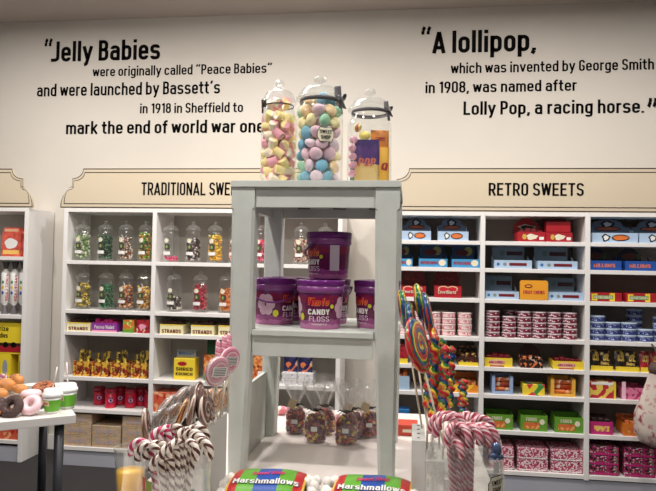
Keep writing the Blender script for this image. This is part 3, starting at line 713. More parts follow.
# ---- left unit, bottom row: patterned boxes
for nm, a, b, n in (('leftmost', 62.5, 91, 3), ('middle', 92, 120.5, 2), ('right', 122, 147, 3)):
    x0, x1 = px_span(a, b, 435, YF + .02); x0, x1 = clampx(x0, x1, .14)
    for k in range(n):
        hh = .073; t = thing('patterned_box', 'tan box with bluish floral print, %s of the %s stack on the bottom shelf' % (['lowest', 'second', 'third'][k], nm), 'box', ((x0 + x1) / 2, YF + .02, ROWL[5] + .0004 + k * (hh + .001)), 0, 'tan boxes stacked on the bottom left-hand shelf'); w = x1 - x0
        MB().box(-w / 2, w / 2, 0, .2, 0, hh, .002, 1).build('box_body', P_tan, t); strip(t, 'printed_panel', -w * .36, w * .30, hh * .3, hh * .72, print_mat('print_greyblue', [((168, 158, 166), .5), ((200, 166, 138), .5)], 150))
for k, (a, b) in enumerate(((160, 187), (189, 216))):
    for j in range(2):
        x0, x1 = clampx(*px_span(a, b, 440, YF + .02), .14); w = x1 - x0; t = thing('patterned_box', 'tan printed box behind the candy canes, %s of the %s pair' % (['lower', 'upper'][j], ['left', 'right'][k]), 'box', ((x0 + x1) / 2, YF + .02, ROWL[5] + .0004 + j * .074), 0, 'tan boxes behind the candy canes')
        MB().box(-w / 2, w / 2, 0, .2, 0, .073, .002, 1).build('box_body', P_tan, t)

# ---- leftmost unit
for k, (a, b, rz) in enumerate(((1.5, 20.5, .0), (21.5, 33, 0))):
    Y = YF + .05 + .04 * k; x0, x1 = px_span(a, b, 250, Y); w = min(x1, XF[3] - .035) - x0; z = ROWF[0]; H_ = ztop(a, 227.5 + k * 3, Y, z)
    t = thing('sweet_bag', ['pale red printed bag with folded orange top on the top shelf', 'red and orange bag partly behind the pale red bag'][k], 'bag', (x0 + w / 2, Y, z + .0004))
    MB().prism([(-w / 2, 0), (w / 2, 0), (w * .48, H_ * .8), (w * .36, H_), (-w * .36, H_), (-w * .48, H_ * .8)], 0, .06).build('bag_body', mat('bag_red%d' % k, ((222, 84, 66), (206, 60, 40))[k], .5, var=.2, bscale=30), t)
    blob_logo(t, 'white_emblem', 0, H_ * .45, w * .34, H_ * .18, -.001, M_lab, k=.08); strip(t, 'yellow_band', -w * .42, w * .42, H_ * .08, H_ * .22, mat('bag_yellow', (240, 190, 90), .5))
    strip(t, 'folded_top', -w * .36, w * .36, H_ * .86, H_ * .95, mat('bag_fold', (226, 170, 130), .5))
for k, px in enumerate((2.5, 11.5, 20.5, 26)):
    if k == 3: continue
    Y = YF + .05; z = ROWF[1]; p = atY(px, 300, Y); H_ = (ROWF[0] - TH - .006) - z; r = .03
    t = thing('lolly_tube', 'white tube pack with red upright lettering and grey twisted ends, %s of three' % ['leftmost', 'middle', 'rightmost'][k], 'tube', (p.x, Y + r, z + .0004), 0, 'white tube packs on the second shelf of the far left unit')
    MB().lathe([(0, 0), (r * .7, 0), (r * .75, .01), (r * .35, H_ * .16), (r, H_ * .22), (r, H_ * .78), (r * .35, H_ * .85), (r * .9, H_ * .98), (0, H_ * .985)], 16).build('tube_wrap', [M_white], t)
    MB().lathe([(0, 0), (r * .74, 0), (r * .79, .01), (r * .39, H_ * .16)], 16).build('lower_twist', mat('foil_grey', (128, 124, 128), .35, metal=.4), t)
    MB().lathe([(r * .40, H_ * .85), (r * .95, H_ * .98), (r * .9, H_ * .985), (0, H_ * .987)], 16).build('upper_twist', mat('foil_dark', (92, 86, 92), .35, metal=.4), t)
    s = ['FIRST LADY', 'PARTY LADY', 'STARTIN LADY'][k]
    vs = H_ * .24; R_ = r + .0008
    text_part('lettering', s, 0, H_ * .5, 0, .017, lambda x, zz, tt: (R_ * math.sin(1.15 - zz / R_), -R_ * math.cos(1.15 - zz / R_), vs + H_ * .5 - x), mat('ink_red', (206, 30, 44), .5), t, .04)
    for zz, c in ((.40, (40, 80, 170)), (.5, (240, 190, 40)), (.6, (60, 150, 90))):
        roundel(r + .0006, -.05, H_ * zz, .3, .012).build('fruit_print', mat('ink_%d' % c[0], c, .5), t)
Y = YF + .03; z = ROWF[2]; x0, x1 = px_span(-12, 18.5, 360, Y); w = x1 - x0; hh = ztop(5, 354, Y, z)
t = thing('yellow_carton', 'low yellow carton standing under the lettered box', 'carton', ((x0 + x1) / 2 - .06, Y, z + .0004)); MB().box(-w / 2, w / 2, 0, .15, 0, hh, .002).build('box_body', mat('bright_yellow', (246, 216, 30), .4), t); blob_logo(t, 'silver_panel', w * .32, hh * .5, w * .08, hh * .3, -.001, silver)
t = thing('yellow_carton', 'narrow yellow carton beside the unit side panel', 'carton', (-2.725, Y, z + .0004)); MB().box(-.018, .012, 0, .15, 0, hh * .98, .002).build('box_body', mat('bright_yellow', (246, 216, 30), .4), t); strip(t, 'green_window', -.012, .006, hh * .3, hh * .75, mat('olive_print', (150, 160, 70), .5))
z2 = z + hh + .001; h2 = ztop(8, 323, Y, z2); x0, x1 = px_span(-10, 22, 335, Y); w = x1 - x0
t = thing('yellow_carton', 'large yellow carton with black lettering and red cars below', 'carton', ((x0 + x1) / 2, Y, z2)); MB().box(-w / 2, w / 2, 0, .15, 0, h2, .002).build('box_body', mat('bright_yellow', (246, 216, 30), .4), t)
text_part('lettering', 'prize', -w * .30, w * .08, h2 * .74, h2 * .90, flat(-.001), black, t, .03); text_part('lettering', 'ladies', -w * .30, w * .06, h2 * .52, h2 * .68, flat(-.001), black, t, .03)
strip(t, 'red_print_band', -w / 2, w / 2, h2 * .06, h2 * .26, red); strip(t, 'dark_print_band', -w / 2, w / 2, h2 * .26, h2 * .36, brown)
for q in (-.25, 0, .25): blob_logo(t, 'car_picture', q * w, h2 * .30, w * .09, h2 * .09, -.0022, black)
Y = YF + .02
for k, (a, b) in enumerate(((-6, 21),)):
    x0, x1 = clampx(*px_span(a, b, 435, Y), .16); w = x1 - x0; t = thing('patterned_box', 'orange red patterned box on the bottom shelf of the far left unit', 'box', ((x0 + x1) / 2 + .0, Y, ROWF[4] + .0004)); MB().box(-w / 2, w / 2, 0, .2, 0, .15, .002).build('box_body', P_redorange, t); strip(t, 'middle_seam', -w / 2, w / 2, .073, .076, dred)
for k, a in enumerate((-2, 10)):
    x0, x1 = px_span(a, a + 11, 379, Y); t = thing('pink_pouch', 'small pink and white pouch in front of the yellow cartons, %s one' % ('left' if k == 0 else 'right'), 'pouch', ((x0 + x1) / 2, YF + .013, ROWF[2] + .0004)); w = x1 - x0
    MB().ball((0, 0, .03), 1, 2, (w / 2, .011, .03)).build('pouch_body', print_mat('print_pinkw2', [((226, 120, 150), .5), ((240, 226, 226), .5)], 60), t)

# ---- right unit
BG = mat('ink_black', (24, 22, 26), .5); OR = mat('ink_orange', (226, 110, 40), .5)
def astro(t, w, h, H, d):
    z = (h + H) / 2
    blob_logo(t, 'black_emblem', 0, z + (H - h) * .16, w * .16, (H - h) * .26, d - .004, BG, k=.12); blob_logo(t, 'silver_star', 0, z + (H - h) * .16, w * .09, (H - h) * .15, d - .0046, silver, k=.25)
    blob_logo(t, 'orange_banner', 0, z - (H - h) * .14, w * .30, (H - h) * .15, d - .0050, BG); blob_logo(t, 'orange_banner', 0, z - (H - h) * .14, w * .27, (H - h) * .10, d - .0056, mat('ink_rust', (190, 84, 44), .5))
    blob_logo(t, 'front_star', -w * .2, h * .5, w * .09, h * .38, -.001, BG, k=.2); blob_logo(t, 'front_star_centre', -w * .2, h * .5, w * .055, h * .24, -.0016, white, k=.2)
    blob_logo(t, 'front_banner', w * .12, h * .5, w * .2, h * .34, -.001, BG); blob_logo(t, 'front_banner_fill', w * .12, h * .5, w * .17, h * .24, -.0016, OR, k=.08)
for k, (a, b, yb, yh, wh) in enumerate(((402, 431, 231, 211.5, 'leftmost column, beside the tower'), (438, 468.5, 231.5, 212.5, 'left column, before the divider'), (592.5, 638, 233, 214, 'right column, first'), (639.5, 684, 233.5, 214.5, 'right column, cut by the frame edge'))):
    tray('display_box', 'light blue box with black emblem header, top shelf, %s' % wh, a, b, yb, yh, ROWR[0], lblue, gblue, 'arch', decor=astro, group='light blue display boxes on the top right-hand shelf')
def hol(t, w, h, H, d):
    text_part('lettering', 'REFRESHERS', -w * .44, w * .18, h * .35, h * .68, flat(-.0012), red, t, .05); blob_logo(t, 'cream_oval', w * .32, h * .55, w * .13, h * .38, -.001, M_labcream)
    blob_logo(t, 'yellow_moon', w * .16, (h + H) / 2 + .01, w * .16, (H - h) * .32, d - .004, mat('ink_mustard', (190, 160, 70), .5)); blob_logo(t, 'maroon_badge', -w * .08, (h + H) / 2, w * .24, (H - h) * .24, d - .0046, dred)
for k, (a, b, yb) in enumerate(((384, 412.5, 258.5), (419, 447.5, 258.8), (452, 480.5, 259.3))):
    tray('display_box', 'blue box with moon header and cream oval, %s on the second shelf' % ['partly behind the tower', 'middle one', 'beside the divider'][k], a, b, yb, 245 + k * .5, ROWR[1], mat('card_sky', (60, 150, 206), .4), mat('card_dusk_blue', (30, 66, 104), .45), 'rect', decor=hol, group='blue moon display boxes on the second right-hand shelf', hl=.05, hr=.1)
def heart(t, w, h, H, d):
    for s in (-1, 1): blob_logo(t, 'gold_lobe', s * w * .17, h * .74, w * .2, h * .26, -.001, mat('ink_pale_gold', (236, 190, 150), .4)); blob_logo(t, 'red_lobe', s * w * .17, h * .72, w * .16, h * .2, -.0016, mat('ink_scarlet', (214, 24, 44), .4))
    text_part('lettering', 'Love Hearts', -w * .36, w * .3, h * .34, h * .6, flat(-.0022), M_labcream, t, .02)
    text_part('lettering', 'Love Hearts', -w * .3, w * .3, h + (H - h) * .35, h + (H - h) * .6, flat(d - .004), mat('ink_rose', (180, 90, 90), .5), t, .02)
for k, (a, b) in enumerate(((399.5, 426), (434.5, 461.5))):
    tray('display_box', 'red heart display box with gold edged front, third shelf, %s' % ['behind the rainbow lollies', 'right of the rainbow lollies'][k], a, b, 286, 270.5, ROWR[2], red, dred, 'heart', decor=heart, group='red heart display boxes on the third right-hand shelf')
for k, (a, b, yb, yh, c) in enumerate(((517.5, 545.5, 232, 214, 0), (546, 572.5, 232.5, 215, 1))):
    def rd(t, w, h, H, d, c=c):
        blob_logo(t, 'white_print', w * .02, h * .5, w * .2, h * .3, -.001, M_labcream, k=.2); blob_logo(t, 'gold_print', -w * .25, h * .5, w * .08, h * .28, -.001, mat('ink_gold', (210, 170, 60), .4)); strip(t, 'price_tag', w * .28, w * .44, h * .2, h * .5, white)
        if not c: blob_logo(t, 'pale_lettering', 0, (h + H) / 2 - .01, w * .3, (H - h) * .2, d - .004, M_labcream, k=.25); blob_logo(t, 'black_lettering', 0, (h + H) / 2 - .01, w * .25, (H - h) * .14, d - .0045, BG, k=.2)
        else: MB().box(-w * .46, w * .46, .02, .11, h, h + (H - h) * .72, .008, 3).build('lid_flap', red, t)
    tray('display_box', ['red display box with pale printed header, top shelf, middle column', 'red box with a bulging lid flap, top shelf, middle column'][k], a, b, yb, yh, ROWR[0], red, [red, mat('card_maroon', (90, 20, 28), .4)][k], ['peak', 'rect'][k], decor=rd, fill=[dred, None][k])
def wham(t, w, h, H, d):
    strip(t, 'maroon_panel', -w * .1, w * .36, h * .34, h * .68, dred); blob_logo(t, 'blue_dot', -w * .4, h * .5, w * .04, h * .18, -.001, blue); blob_logo(t, 'grey_dot', -w * .22, h * .5, w * .05, h * .2, -.001, mat('ink_grey', (130, 140, 130), .5))
    e = H - h; strip(t, 'header_panel', -w * .08, w * .36, h + e * .38, h + e * .66, mat('ink_dark_maroon', (70, 24, 30), .5), d - .0045)
    blob_logo(t, 'header_emblem', -w * .2, h + e * .55, w * .07, e * .2, d - .004, mat('ink_greygreen', (96, 112, 104), .5))
for (a, b, yb, yh, r_, wh) in ((494.5, 532, 260.3, 247, 1, 'second shelf, left'), (538, 577.5, 261.2, 247.5, 1, 'second shelf, right'), (485.5, 519, 291.5, 276, 2, 'third shelf, left of the orange tin'), (548.5, 586, 292.5, 278, 2, 'third shelf, right of the orange tin')):
    tray('display_box', 'pale blue box with dark red panel, middle column, ' + wh, a, b, yb, yh, ROWR[r_], lblue, mat('card_slate', (112, 130, 142), .45), 'rect', decor=wham, group='pale blue panel boxes in the middle column', hl=.02, hr=.10)
Y = YF + .004; x0, x1 = px_span(520, 548, 290, Y); w = x1 - x0; z = ROWR[2]; hh = ztop(534, 280.5, Y, z)
t = thing('orange_tin', 'rounded orange tin with red printed lettering in front of pale blue boxes', 'tin', ((x0 + x1) / 2, Y - .05, z + .0004)); t.location.y = YF + .002
MB().prism([(sx * (w / 2 - .014) + .014 * math.cos(q), sz + .014 * math.sin(q)) for sx, sz, q0 in ((1, .014, -PI / 2), (1, hh - .014, 0), (-1, hh - .014, PI / 2), (-1, .014, PI)) for q in [q0 + i * PI / 10 for i in range(6)]], 0, .014).build('tin_body', mat('tin_orange', (244, 160, 30), .4), t); text_part('lettering', 'FRUIT CHEWS', -w * .38, w * .38, hh * .3, hh * .48, flat(-.001), mat('ink_pinkred', (206, 50, 60), .4), t, .04); blob_logo(t, 'lips_emblem', -w * .2, hh * .7, w * .14, hh * .1, -.001, dred); blob_logo(t, 'lips_highlight', -w * .2, hh * .7, w * .1, hh * .05, -.0016, mat('tin_orange', (0, 0, 0)))
# flat blue and dark header boxes, right column
for k, (a, b) in enumerate(((590, 621.5), (625.5, 657))):
    tray('display_box', 'royal blue box with dark shaped header, right column, %s' % ['next to the divider', 'near the frame edge'][k], a, b, 260.8 + k * .5, 247.5 + k, ROWR[1], mat('card_royal', (30, 80, 170), .4), mat('card_dark_navy', (40, 44, 58), .45), 'peak', hl=0, hr=.2,  # header card itself is dark navy
         decor=lambda t, w, h, H, d: (text_part('lettering', 'MILLIONS', -w * .38, w * .3, h * .3, h * .7, flat(-.0012), mat('ink_coral', (230, 120, 90), .4), t, .05), blob_logo(t, 'rust_emblem', -w * .1, h + (H - h) * .4, w * .28, (H - h) * .24, d - .004, mat('ink_rust2', (120, 60, 40), .5)), blob_logo(t, 'green_emblem', w * .2, h + (H - h) * .4, w * .08, (H - h) * .25, d - .0045, mat('ink_green2', (80, 110, 60), .5))), group='royal blue boxes in the right column')
for k, (a, b) in enumerate(((589.5, 622), (626, 657), (659, 686))):
    carton('sweet_carton', 'flat red and yellow box with green lettering, third shelf, %s' % ['beside the divider', 'second one', 'cut by the frame edge'][k], 'carton', a, b, 293 + k * .6, ROWR[2], red, depth=.15, group='flat red and yellow boxes in the right column',
           decor=lambda t, w, h: (strip(t, 'yellow_patch', -w * .44, -w * .26, h * .1, h * .9, yel), strip(t, 'yellow_patch', w * .12, w * .28, h * .05, h * .98, yel), strip(t, 'green_banner', -w * .38, w * .22, h * .28, h * .72, mat('ink_leaf', (90, 150, 60), .5), -.0014), text_part('lettering', 'REFRESHERS', -w * .36, w * .2, h * .34, h * .66, flat(-.0022), M_labcream, t, .04)))

# tubs in stacks
def tub_meshes(r, h, mb_, ml, mband, key):
    return [MB().lathe([(0, 0), (r * .86, 0), (r * .9, .002), (r * .96, h * .78), (0, h * .78)], 16).mesh('tub_body', mb_), MB().lathe([(0, h * .78), (r, h * .78), (r * 1.02, h * .82), (r * 1.02, h * .95), (r * .96, h * .99), (0, h * .99)], 16).mesh('tub_lid', ml),
            cyl_patch(r * .955 + .0006, -1.3, 1.3, h * .18, h * .62).mesh('tub_label', mband)]
def stacks(lst, zr, r, h, ms, name, lab, grp):
    for si, (px, n, dy, where) in enumerate(lst):
        Y = YF + .02 + r + dy; p = atY(px, 330, Y)
        for k in range(n):
            word = 'bottom' if k == 0 else ('top' if k == n - 1 else ['', 'second', 'third', 'fourth'][k] )
            t = thing('sweet_tub', '%s, %s of the stack %s' % (lab, word + (' one' if word in ('bottom', 'top') else ' from the bottom'), where), 'tub', (p.x + random.uniform(-.002, .002), Y, zr + .0004 + k * (h + .0004)), random.uniform(-.3, .3), grp)
            for me in ms: link(me.name.split('.')[0], me, t)
P_mar = print_mat('print_maroon', [((140, 24, 52), .45), ((96, 16, 40), .25), ((226, 210, 214), .3)], 110)
P_nv = print_mat('print_navyblue', [((50, 60, 140), .5), ((30, 34, 90), .25), ((196, 206, 226), .25)], 110)
P_pk = print_mat('print_pinklabel', [((240, 190, 190), .5), ((220, 80, 110), .25), ((246, 232, 230), .25)], 110)
tm = tub_meshes(.046, .0335, mat('tub_maroon', (150, 90, 104), .3), mat('lid_pale_pink', (214, 190, 196), .3), P_mar, 'm')
cl = mat('tub_blueish', (120, 140, 190), .3)
tn = tub_meshes(.050, .0385, cl, mat('lid_pale_blue', (176, 194, 216), .3), P_nv, 'n')
tp = tub_meshes(.046, .0375, mat('tub_pinkish', (236, 196, 196), .3), mat('lid_rose_white', (240, 214, 210), .3), P_pk, 'p')
stacks([(492.7, 5, 0, 'beside the divider'), (509, 4, .0, 'second from the divider'), (524, 5, 0, 'third from the divider'), (539, 5, 0, 'fourth from the divider'), (554, 5, 0, 'fifth from the divider'), (569.5, 5, 0, 'furthest right'), (510, 5, .11, 'in the back row')], ROWR[3], .046, .0335, tm, 't', 'maroon labelled tub', 'maroon tubs stacked in the middle column')
stacks([(596.5, 4, 0, 'beside the divider'), (612, 3, .0, 'second from the divider'), (628.3, 3, 0, 'third from the divider'), (644.5, 2, 0, 'fourth from the divider'), (661, 4, 0, 'at the frame edge'), (634, 5, .115, 'in the back row')], ROWR[3], .050, .0385, tn, 't', 'blue and white labelled tub', 'blue tubs stacked in the right column')
stacks([(405, 3, 0, 'next to the tower'), (421, 4, 0, 'behind the rainbow lollies'), (434, 4, .0, 'right of the rainbow lollies'), (448.5, 4, 0, 'with the red printed lid'), (464.5, 4, 0, 'nearest the divider'), (441, 4, .12, 'in the back row')], ROWR[3], .046, .0375, tp, 't', 'pale pink tub', 'pink tubs stacked in the left column')

# row 5
tray('display_box', 'black and brown box of chocolate bars behind the lollies', 458.5, 478.5, 357, 346, ROWR[4], P_choc, P_choc, 'rect', decor=lambda t, w, h, H, d: strip(t, 'gold_base', -w / 2, w / 2, 0, h * .4, yel), fill=P_choc)
carton('sweet_carton', 'crimson and yellow carton peeping out beside the tower leg', 'carton', 391, 408, 344, ROWR[4], P_red2, depth=.15, decor=lambda t, w, h: strip(t, 'yellow_base', -w / 2, w / 2, 0, h * .25, yel))
tray('display_box', 'black and brown box of bars half behind the rainbow lollies', 428, 448, 356, 347, ROWR[4], P_choc, P_choc, 'rect', fill=P_choc)
def yb(t, w, h, H=0, d=0):
    text_part('lettering', 'ANGLO BUBBLY', -w * .34, w * .22, h * .38, h * .66, flat(-.002), mag, t, .05); blob_logo(t, 'red_badge', -w * .05, h * .5, w * .3, h * .36, -.001, mat('ink_pale_pinkish', (240, 190, 140), .5), k=.06); strip(t, 'red_foot', -w * .3, w * .2, h * .03, h * .14, red)
for k, (a, b, yt_) in enumerate(((484.5, 512.5, 358), (553, 586, 361.5))):
    tray('display_box', 'yellow box with pink and red lettering, fifth shelf, %s' % ['beside the divider', 'right of the black bar display'][k], a, b, yt_, yt_ - 3.5, ROWR[4], yel, brown, 'rect', decor=yb, fill=dred, depth=.13, group='yellow lettered boxes in the middle column')
tray('display_box', 'black and orange bar display with a tall dark header', 521, 543, 359.5, 343.5, ROWR[4], print_mat('print_black_orange', [((36, 26, 24), .5), ((226, 110, 50), .3), ((220, 190, 170), .2)], 60), brown, 'peak', fill=print_mat('print_black_orange', []) if 'print_black_orange' in _m else None, depth=.1)
def goldbags(a, b, wh, base, body):
    Y = YF + .02; x0, x1 = px_span(a, b, 365, Y); w = x1 - x0; z = ROWR[4]; t = thing('snack_display', wh, 'display box', ((x0 + x1) / 2, Y, z + .0004)); h = .03
    MB().box(-w / 2, w / 2, 0, .003, 0, h).box(-w / 2, w / 2, .003, .12, 0, .003).build('tray_box', base, t)
    for q in (-1, 1):
        xx = q * w * .24
        MB().grid(lambda u, v: (xx + (w * .22) * (4 * u - 1 if u <= .5 else 3 - 4 * u), .03 + (-1 if u <= .5 else 1) * (.018 * math.sin(PI * v) * math.sin(PI * ((2 * u) % 1)) + .0008) + .03 * v, .005 + v * .118), 16, 8).build('foil_bag', body, t)
        text_part('lettering', 'OJ!' if q < 0 else 'OL', xx - w * .14, xx + w * .14, .06, .1, lambda x, zz, tt: (x, .008 + .022 * (zz / .118), zz), mat('ink_gold', (0, 0, 0)), t, .05, .15)
P_blk = print_mat('print_black_gold', [((28, 24, 22), .62), ((200, 166, 80), .2), ((90, 30, 30), .18)], 60)
goldbags(591, 613, 'black and gold snack bags in a yellow tray beside the divider', yel, P_blk); goldbags(616, 639.5, 'black and gold snack bags in the second yellow tray', yel, P_blk); goldbags(641, 664, 'red snack bags with gold print at the frame edge', yel, P_red2)
# row 6
tray('display_box', 'orange box of sweets beside the tower leg', 388, 409.5, 376, 369, ROWR[5], mat('card_iceblue', (160, 190, 216), .4), orange, 'rect', fill=P_orange)
tray('display_box', 'orange and yellow box of sweets left of the divider', 453, 480, 385, 372, ROWR[5], print_mat('print_orange_yellow', [((240, 140, 30), .5), ((246, 200, 40), .4), ((200, 60, 30), .1)], 40), orange, 'rect', fill=P_orange)
def rolls(a, b, yt, col, wh, bar):
    Y = YF + .02; x0, x1 = px_span(a, b, 390, Y); w = x1 - x0; z = ROWR[5]; h = ztop(a, yt, Y, z); t = thing('roll_dispenser', wh, 'dispenser', ((x0 + x1) / 2, Y, z + .0004))
    m = MB(); m.box(-w / 2, -w / 2 + .02, 0, .12, 0, h).box(w / 2 - .02, w / 2, 0, .12, 0, h).box(-w / 2 + .02, w / 2 - .02, .1, .12, 0, h * 1.05).box(-w / 2 + .02, w / 2 - .02, 0, .1, 0, h * .12); m.build('dispenser_case', col, t)
    for q in range(3):
        zc = h * .12 + (q + .5) * h * .26; MB().tube([(-w / 2 + .021, .035, zc), (w / 2 - .021, .035, zc)], h * .12, 12).build('sweet_roll', bar, t)
RB = print_mat('print_roll', [((236, 120, 50), .5), ((250, 220, 190), .3), ((200, 70, 40), .2)], 45)
rolls(492, 513, 376, mat('card_iceblue2', (150, 176, 214), .4), 'pale blue dispenser of orange sweet rolls', RB); rolls(551, 575.5, 378.5, mat('card_amber', (236, 176, 60), .4), 'amber yellow dispenser of orange sweet rolls', RB)
carton('sweet_carton', 'yellow, red and green patterned pack between the two dispensers', 'carton', 523, 545, 384.5, ROWR[5], print_mat('print_yrg', [((246, 210, 40), .45), ((60, 150, 70), .2), ((220, 50, 50), .2), ((240, 240, 220), .15)], 22), depth=.1)
carton('sweet_carton', 'red and yellow window box, right column, beside the divider', 'carton', 590, 616, 381.5, ROWR[5], print_mat('print_red_yellow_window', [((196, 40, 50), .4), ((236, 200, 80), .4), ((240, 220, 190), .2)], 30), depth=.15, decor=lambda t, w, h: (strip(t, 'yellow_edge', w * .42, w * .5, 0, h * .9, yel), strip(t, 'pale_band', -w * .45, w * .4, h * .8, h * .95, M_lab)))
tray('display_box', 'pink box with a pale side flap in the right column', 622, 648, 388, 383, ROWR[5], print_mat('print_pinkbox', [((226, 120, 160), .6), ((180, 50, 100), .4)], 50), pink, 'rect', fill=None, decor=lambda t, w, h, H, d: MB().box(-w / 2 - .001, -w / 2 + .022, -.002, .0, 0, h * 1.5).build('side_flap', mat('card_palepink', (240, 190, 210), .4), t))
tray('display_box', 'plum coloured sweet box at the frame edge of the sixth shelf', 652, 680, 390, 384, ROWR[5], mag, pink, 'rect')
# row 7 and 8
Z7 = ROWR[6]
for k, (a, b, yt_) in enumerate(((486.5, 513, 414.5), (521, 547.5, 415.5), (555, 583.5, 417.5))):
    tray('display_box', 'lime green open box with orange picture, %s of the three in the middle column' % ['left', 'middle', 'right'][k], a, b, yt_, yt_ - 6.5, Z7, green, dgreen, 'rect', fill=None, group='lime green boxes in the middle column',
         decor=lambda t, w, h, H, d: (strip(t, 'orange_picture', -w * .38, w * .2, h * .14, h * .55, P_orange), blob_logo(t, 'pale_print', w * .3, h * .6, w * .1, h * .18, -.001, M_labcream), text_part('lettering', 'FROGS', -w * .3, w * .1, h * .64, h * .86, flat(-.001), M_labcream, t, .03)))
tray('display_box', 'magenta open box with yellow panel beside the divider', 590.5, 613, 422, 414, Z7, mag, mat('card_aubergine', (80, 24, 50), .4), 'rect', fill=mat('pack_dark', (50, 30, 30), .5), decor=lambda t, w, h, H, d: strip(t, 'yellow_panel', -w * .34, w * .34, h * .25, h * .68, print_mat('print_yp', [((240, 200, 90), .6), ((210, 90, 120), .4)], 60)))
tray('display_box', 'orange open box behind the floral fabric', 624, 648, 424, 414, Z7, orange, P_orange, 'rect', fill=P_orange, decor=lambda t, w, h, H, d: strip(t, 'orange_panel', -w * .34, w * .34, h * .25, h * .68, P_orange))
for nm, a, b, n, zz, m, hh, grp in (('left', 490, 514, 2, ROWR[7], P_pinkw, .071, 'p'), ('middle', 517.5, 548, 2, ROWR[7], P_pinkw, .071, 'p'), ('right', 551, 583.5, 2, ROWR[7], P_pinkw, .071, 'p'), ('nearer', 589.5, 619, 3, ROWR[7], P_magdk, .058, 'm'), ('farther', 624.5, 655.5, 3, ROWR[7], P_magdk, .058, 'm'), ('rearmost', 443, 482, 2, ROWR[7], P_pinkw, .071, 'p')):
    x0, x1 = clampx(*px_span(a, b, 460, YF + .02), zz)
    for k in range(n):
        w = x1 - x0; what = 'pink and white' if grp == 'p' else 'magenta and black'; where = {'left': 'left', 'middle': 'middle', 'right': 'right-hand', 'nearer': 'left', 'farther': 'right', 'rearmost': 'left column'}[nm]
        t = thing('patterned_box', '%s patterned box, %s of the %s stack on the bottom shelf' % (what, ['lowest', 'second', 'top'][k] if n == 3 else ['lower', 'upper'][k], where), 'box', ((x0 + x1) / 2, YF + .02, zz + .0004 + k * (hh + .002)), 0, what + ' boxes on the bottom right-hand shelf')
        MB().box(-w / 2, w / 2, 0, .2, 0, hh, .002, 1).build('box_body', m, t); strip(t, 'lettered_band', -w * .46, w * .46, hh * .08, hh * .3 if grp == 'm' else hh * .16, mag if grp == 'm' else M_lab)

# floral fabric bag hanging at the right edge of the picture, on a hook of the unit's frame
p = atY(657, 366, YF - .09)
t = thing('floral_bag', 'cream bag with red floral print and brown top hanging before the right shelves', 'bag', (p.x, YF - .12, p.z - .5))
P_flo = print_mat('print_floral', [((206, 190, 178), .60), ((190, 150, 146), .22), ((148, 66, 72), .18)], 24, kind='noise', rough=.8)
def fl(u, v):
    a = 2 * PI * u; prof = [(0, .03), (.04, .09), (.2, .125), (.45, .12), (.7, .085), (.9, .06), (1, .055)]
    for i in range(6):
        if prof[i][0] <= v <= prof[i + 1][0]: k = (v - prof[i][0]) / (prof[i + 1][0] - prof[i][0]); r = prof[i][1] * (1 - k) + prof[i + 1][1] * k; break
    r *= 1 + .07 * math.sin(5 * a + 4 * v); return (r * math.cos(a) - .02 * math.sin(3 * v), r * .6 * math.sin(a), v * .44 + .02)
MB().grid(fl, 40, 18).build('bag_cloth', P_flo, t)
MB().ball((0, 0, .485), .06, 3, (1, .8, .75)).build('brown_top', mat('brown_cloth', (84, 62, 54), .8), t); MB().tube([(0, 0, .54), (0, .06, .60), (0, .118, .62)], .005, 8).build('strap', mat('brown_cloth', (0, 0, 0)), t)
# ------------------------------------------------------------------ FOREGROUND
ZT = 0.75
t = thing('display_table', 'wide white table carrying the wooden tower and candy canes', 'table', (-.27, 2.0, 0))
MB().box(-.53, .53, -.85, .97, ZT - .04, ZT, .004).build('tabletop', mat('table_laminate', (240, 230, 224), .28), t)
for sx in (-.48, .48):
    for sy in (-.80, .92): MB().box(sx - .025, sx + .025, sy - .025, sy + .025, 0, ZT - .04, .003).build('leg', M_tbl, t)

# wooden tower
TX0, TX1, TY0, TY1 = -.576, -.037, 2.0, 2.53
t = thing('display_tower', 'pale grey painted wooden tower stand on the white table', 'display stand', (TX0, TY0, ZT)); W = TX1 - TX0; D = TY1 - TY0; ht = 1.691 - ZT
MB().box(-.003, W + .003, -.006, D + .004, ht - .021, ht, .002).build('top_board', M_tower, t)
def leg(front, left):
    m = MB(); w0 = .076 if front else .069; w1 = .055; dep = .058; rings = []
    zs = [(ht - .0215, 0, 0), (ht - .0215 - .064, 0, 0), (ht - .0215 - .072, .009, 0), (.45, .009, .15), (0, .009, 1)]
    if not front: zs = [(z, c * .5, k) for z, c, k in zs]
    for z, c, k in zs:
        w = w0 + (w1 - w0) * k; o = .004 * k
        P = [(o, dep), (o, c), (o + c, 0), (w - c, 0), (w, c), (w, dep)] if c else [(o, dep), (o, .0004), (o + .0004, 0), (w - .0004, 0), (w, .0004), (w, dep)]
        ring = []
        for x, y in P:
            X = x if left else W - x; Yy = y if front else D - dep + y
            ring.append(m.bm.verts.new((X, Yy, z)))
        rings.append(ring)
    for a, b in zip(rings, rings[1:]):
        for i in range(6): m.bm.faces.new((a[i], a[(i + 1) % 6], b[(i + 1) % 6], b[i]))
    m.bm.faces.new(rings[0]); m.bm.faces.new(rings[-1][::-1]); m.build('leg', M_tower, t)
for f in (True, False):
    for l in (True, False): leg(f, l)
za = 1.606 - ZT; zs = 1.2135 - ZT
MB().box(.0765, W - .0765, .010, .028, za, ht - .0215, .001, 1).build('front_rail', M_tower, t); MB().box(.07, W - .07, D - .03, D - .012, za, ht - .0215, .001, 1).build('rear_rail', M_tower, t)
for x in (.012, W - .03): MB().box(x, x + .018, .0585, D - .0585, za, ht - .0215, .001, 1).build('side_rail', M_tower, t)
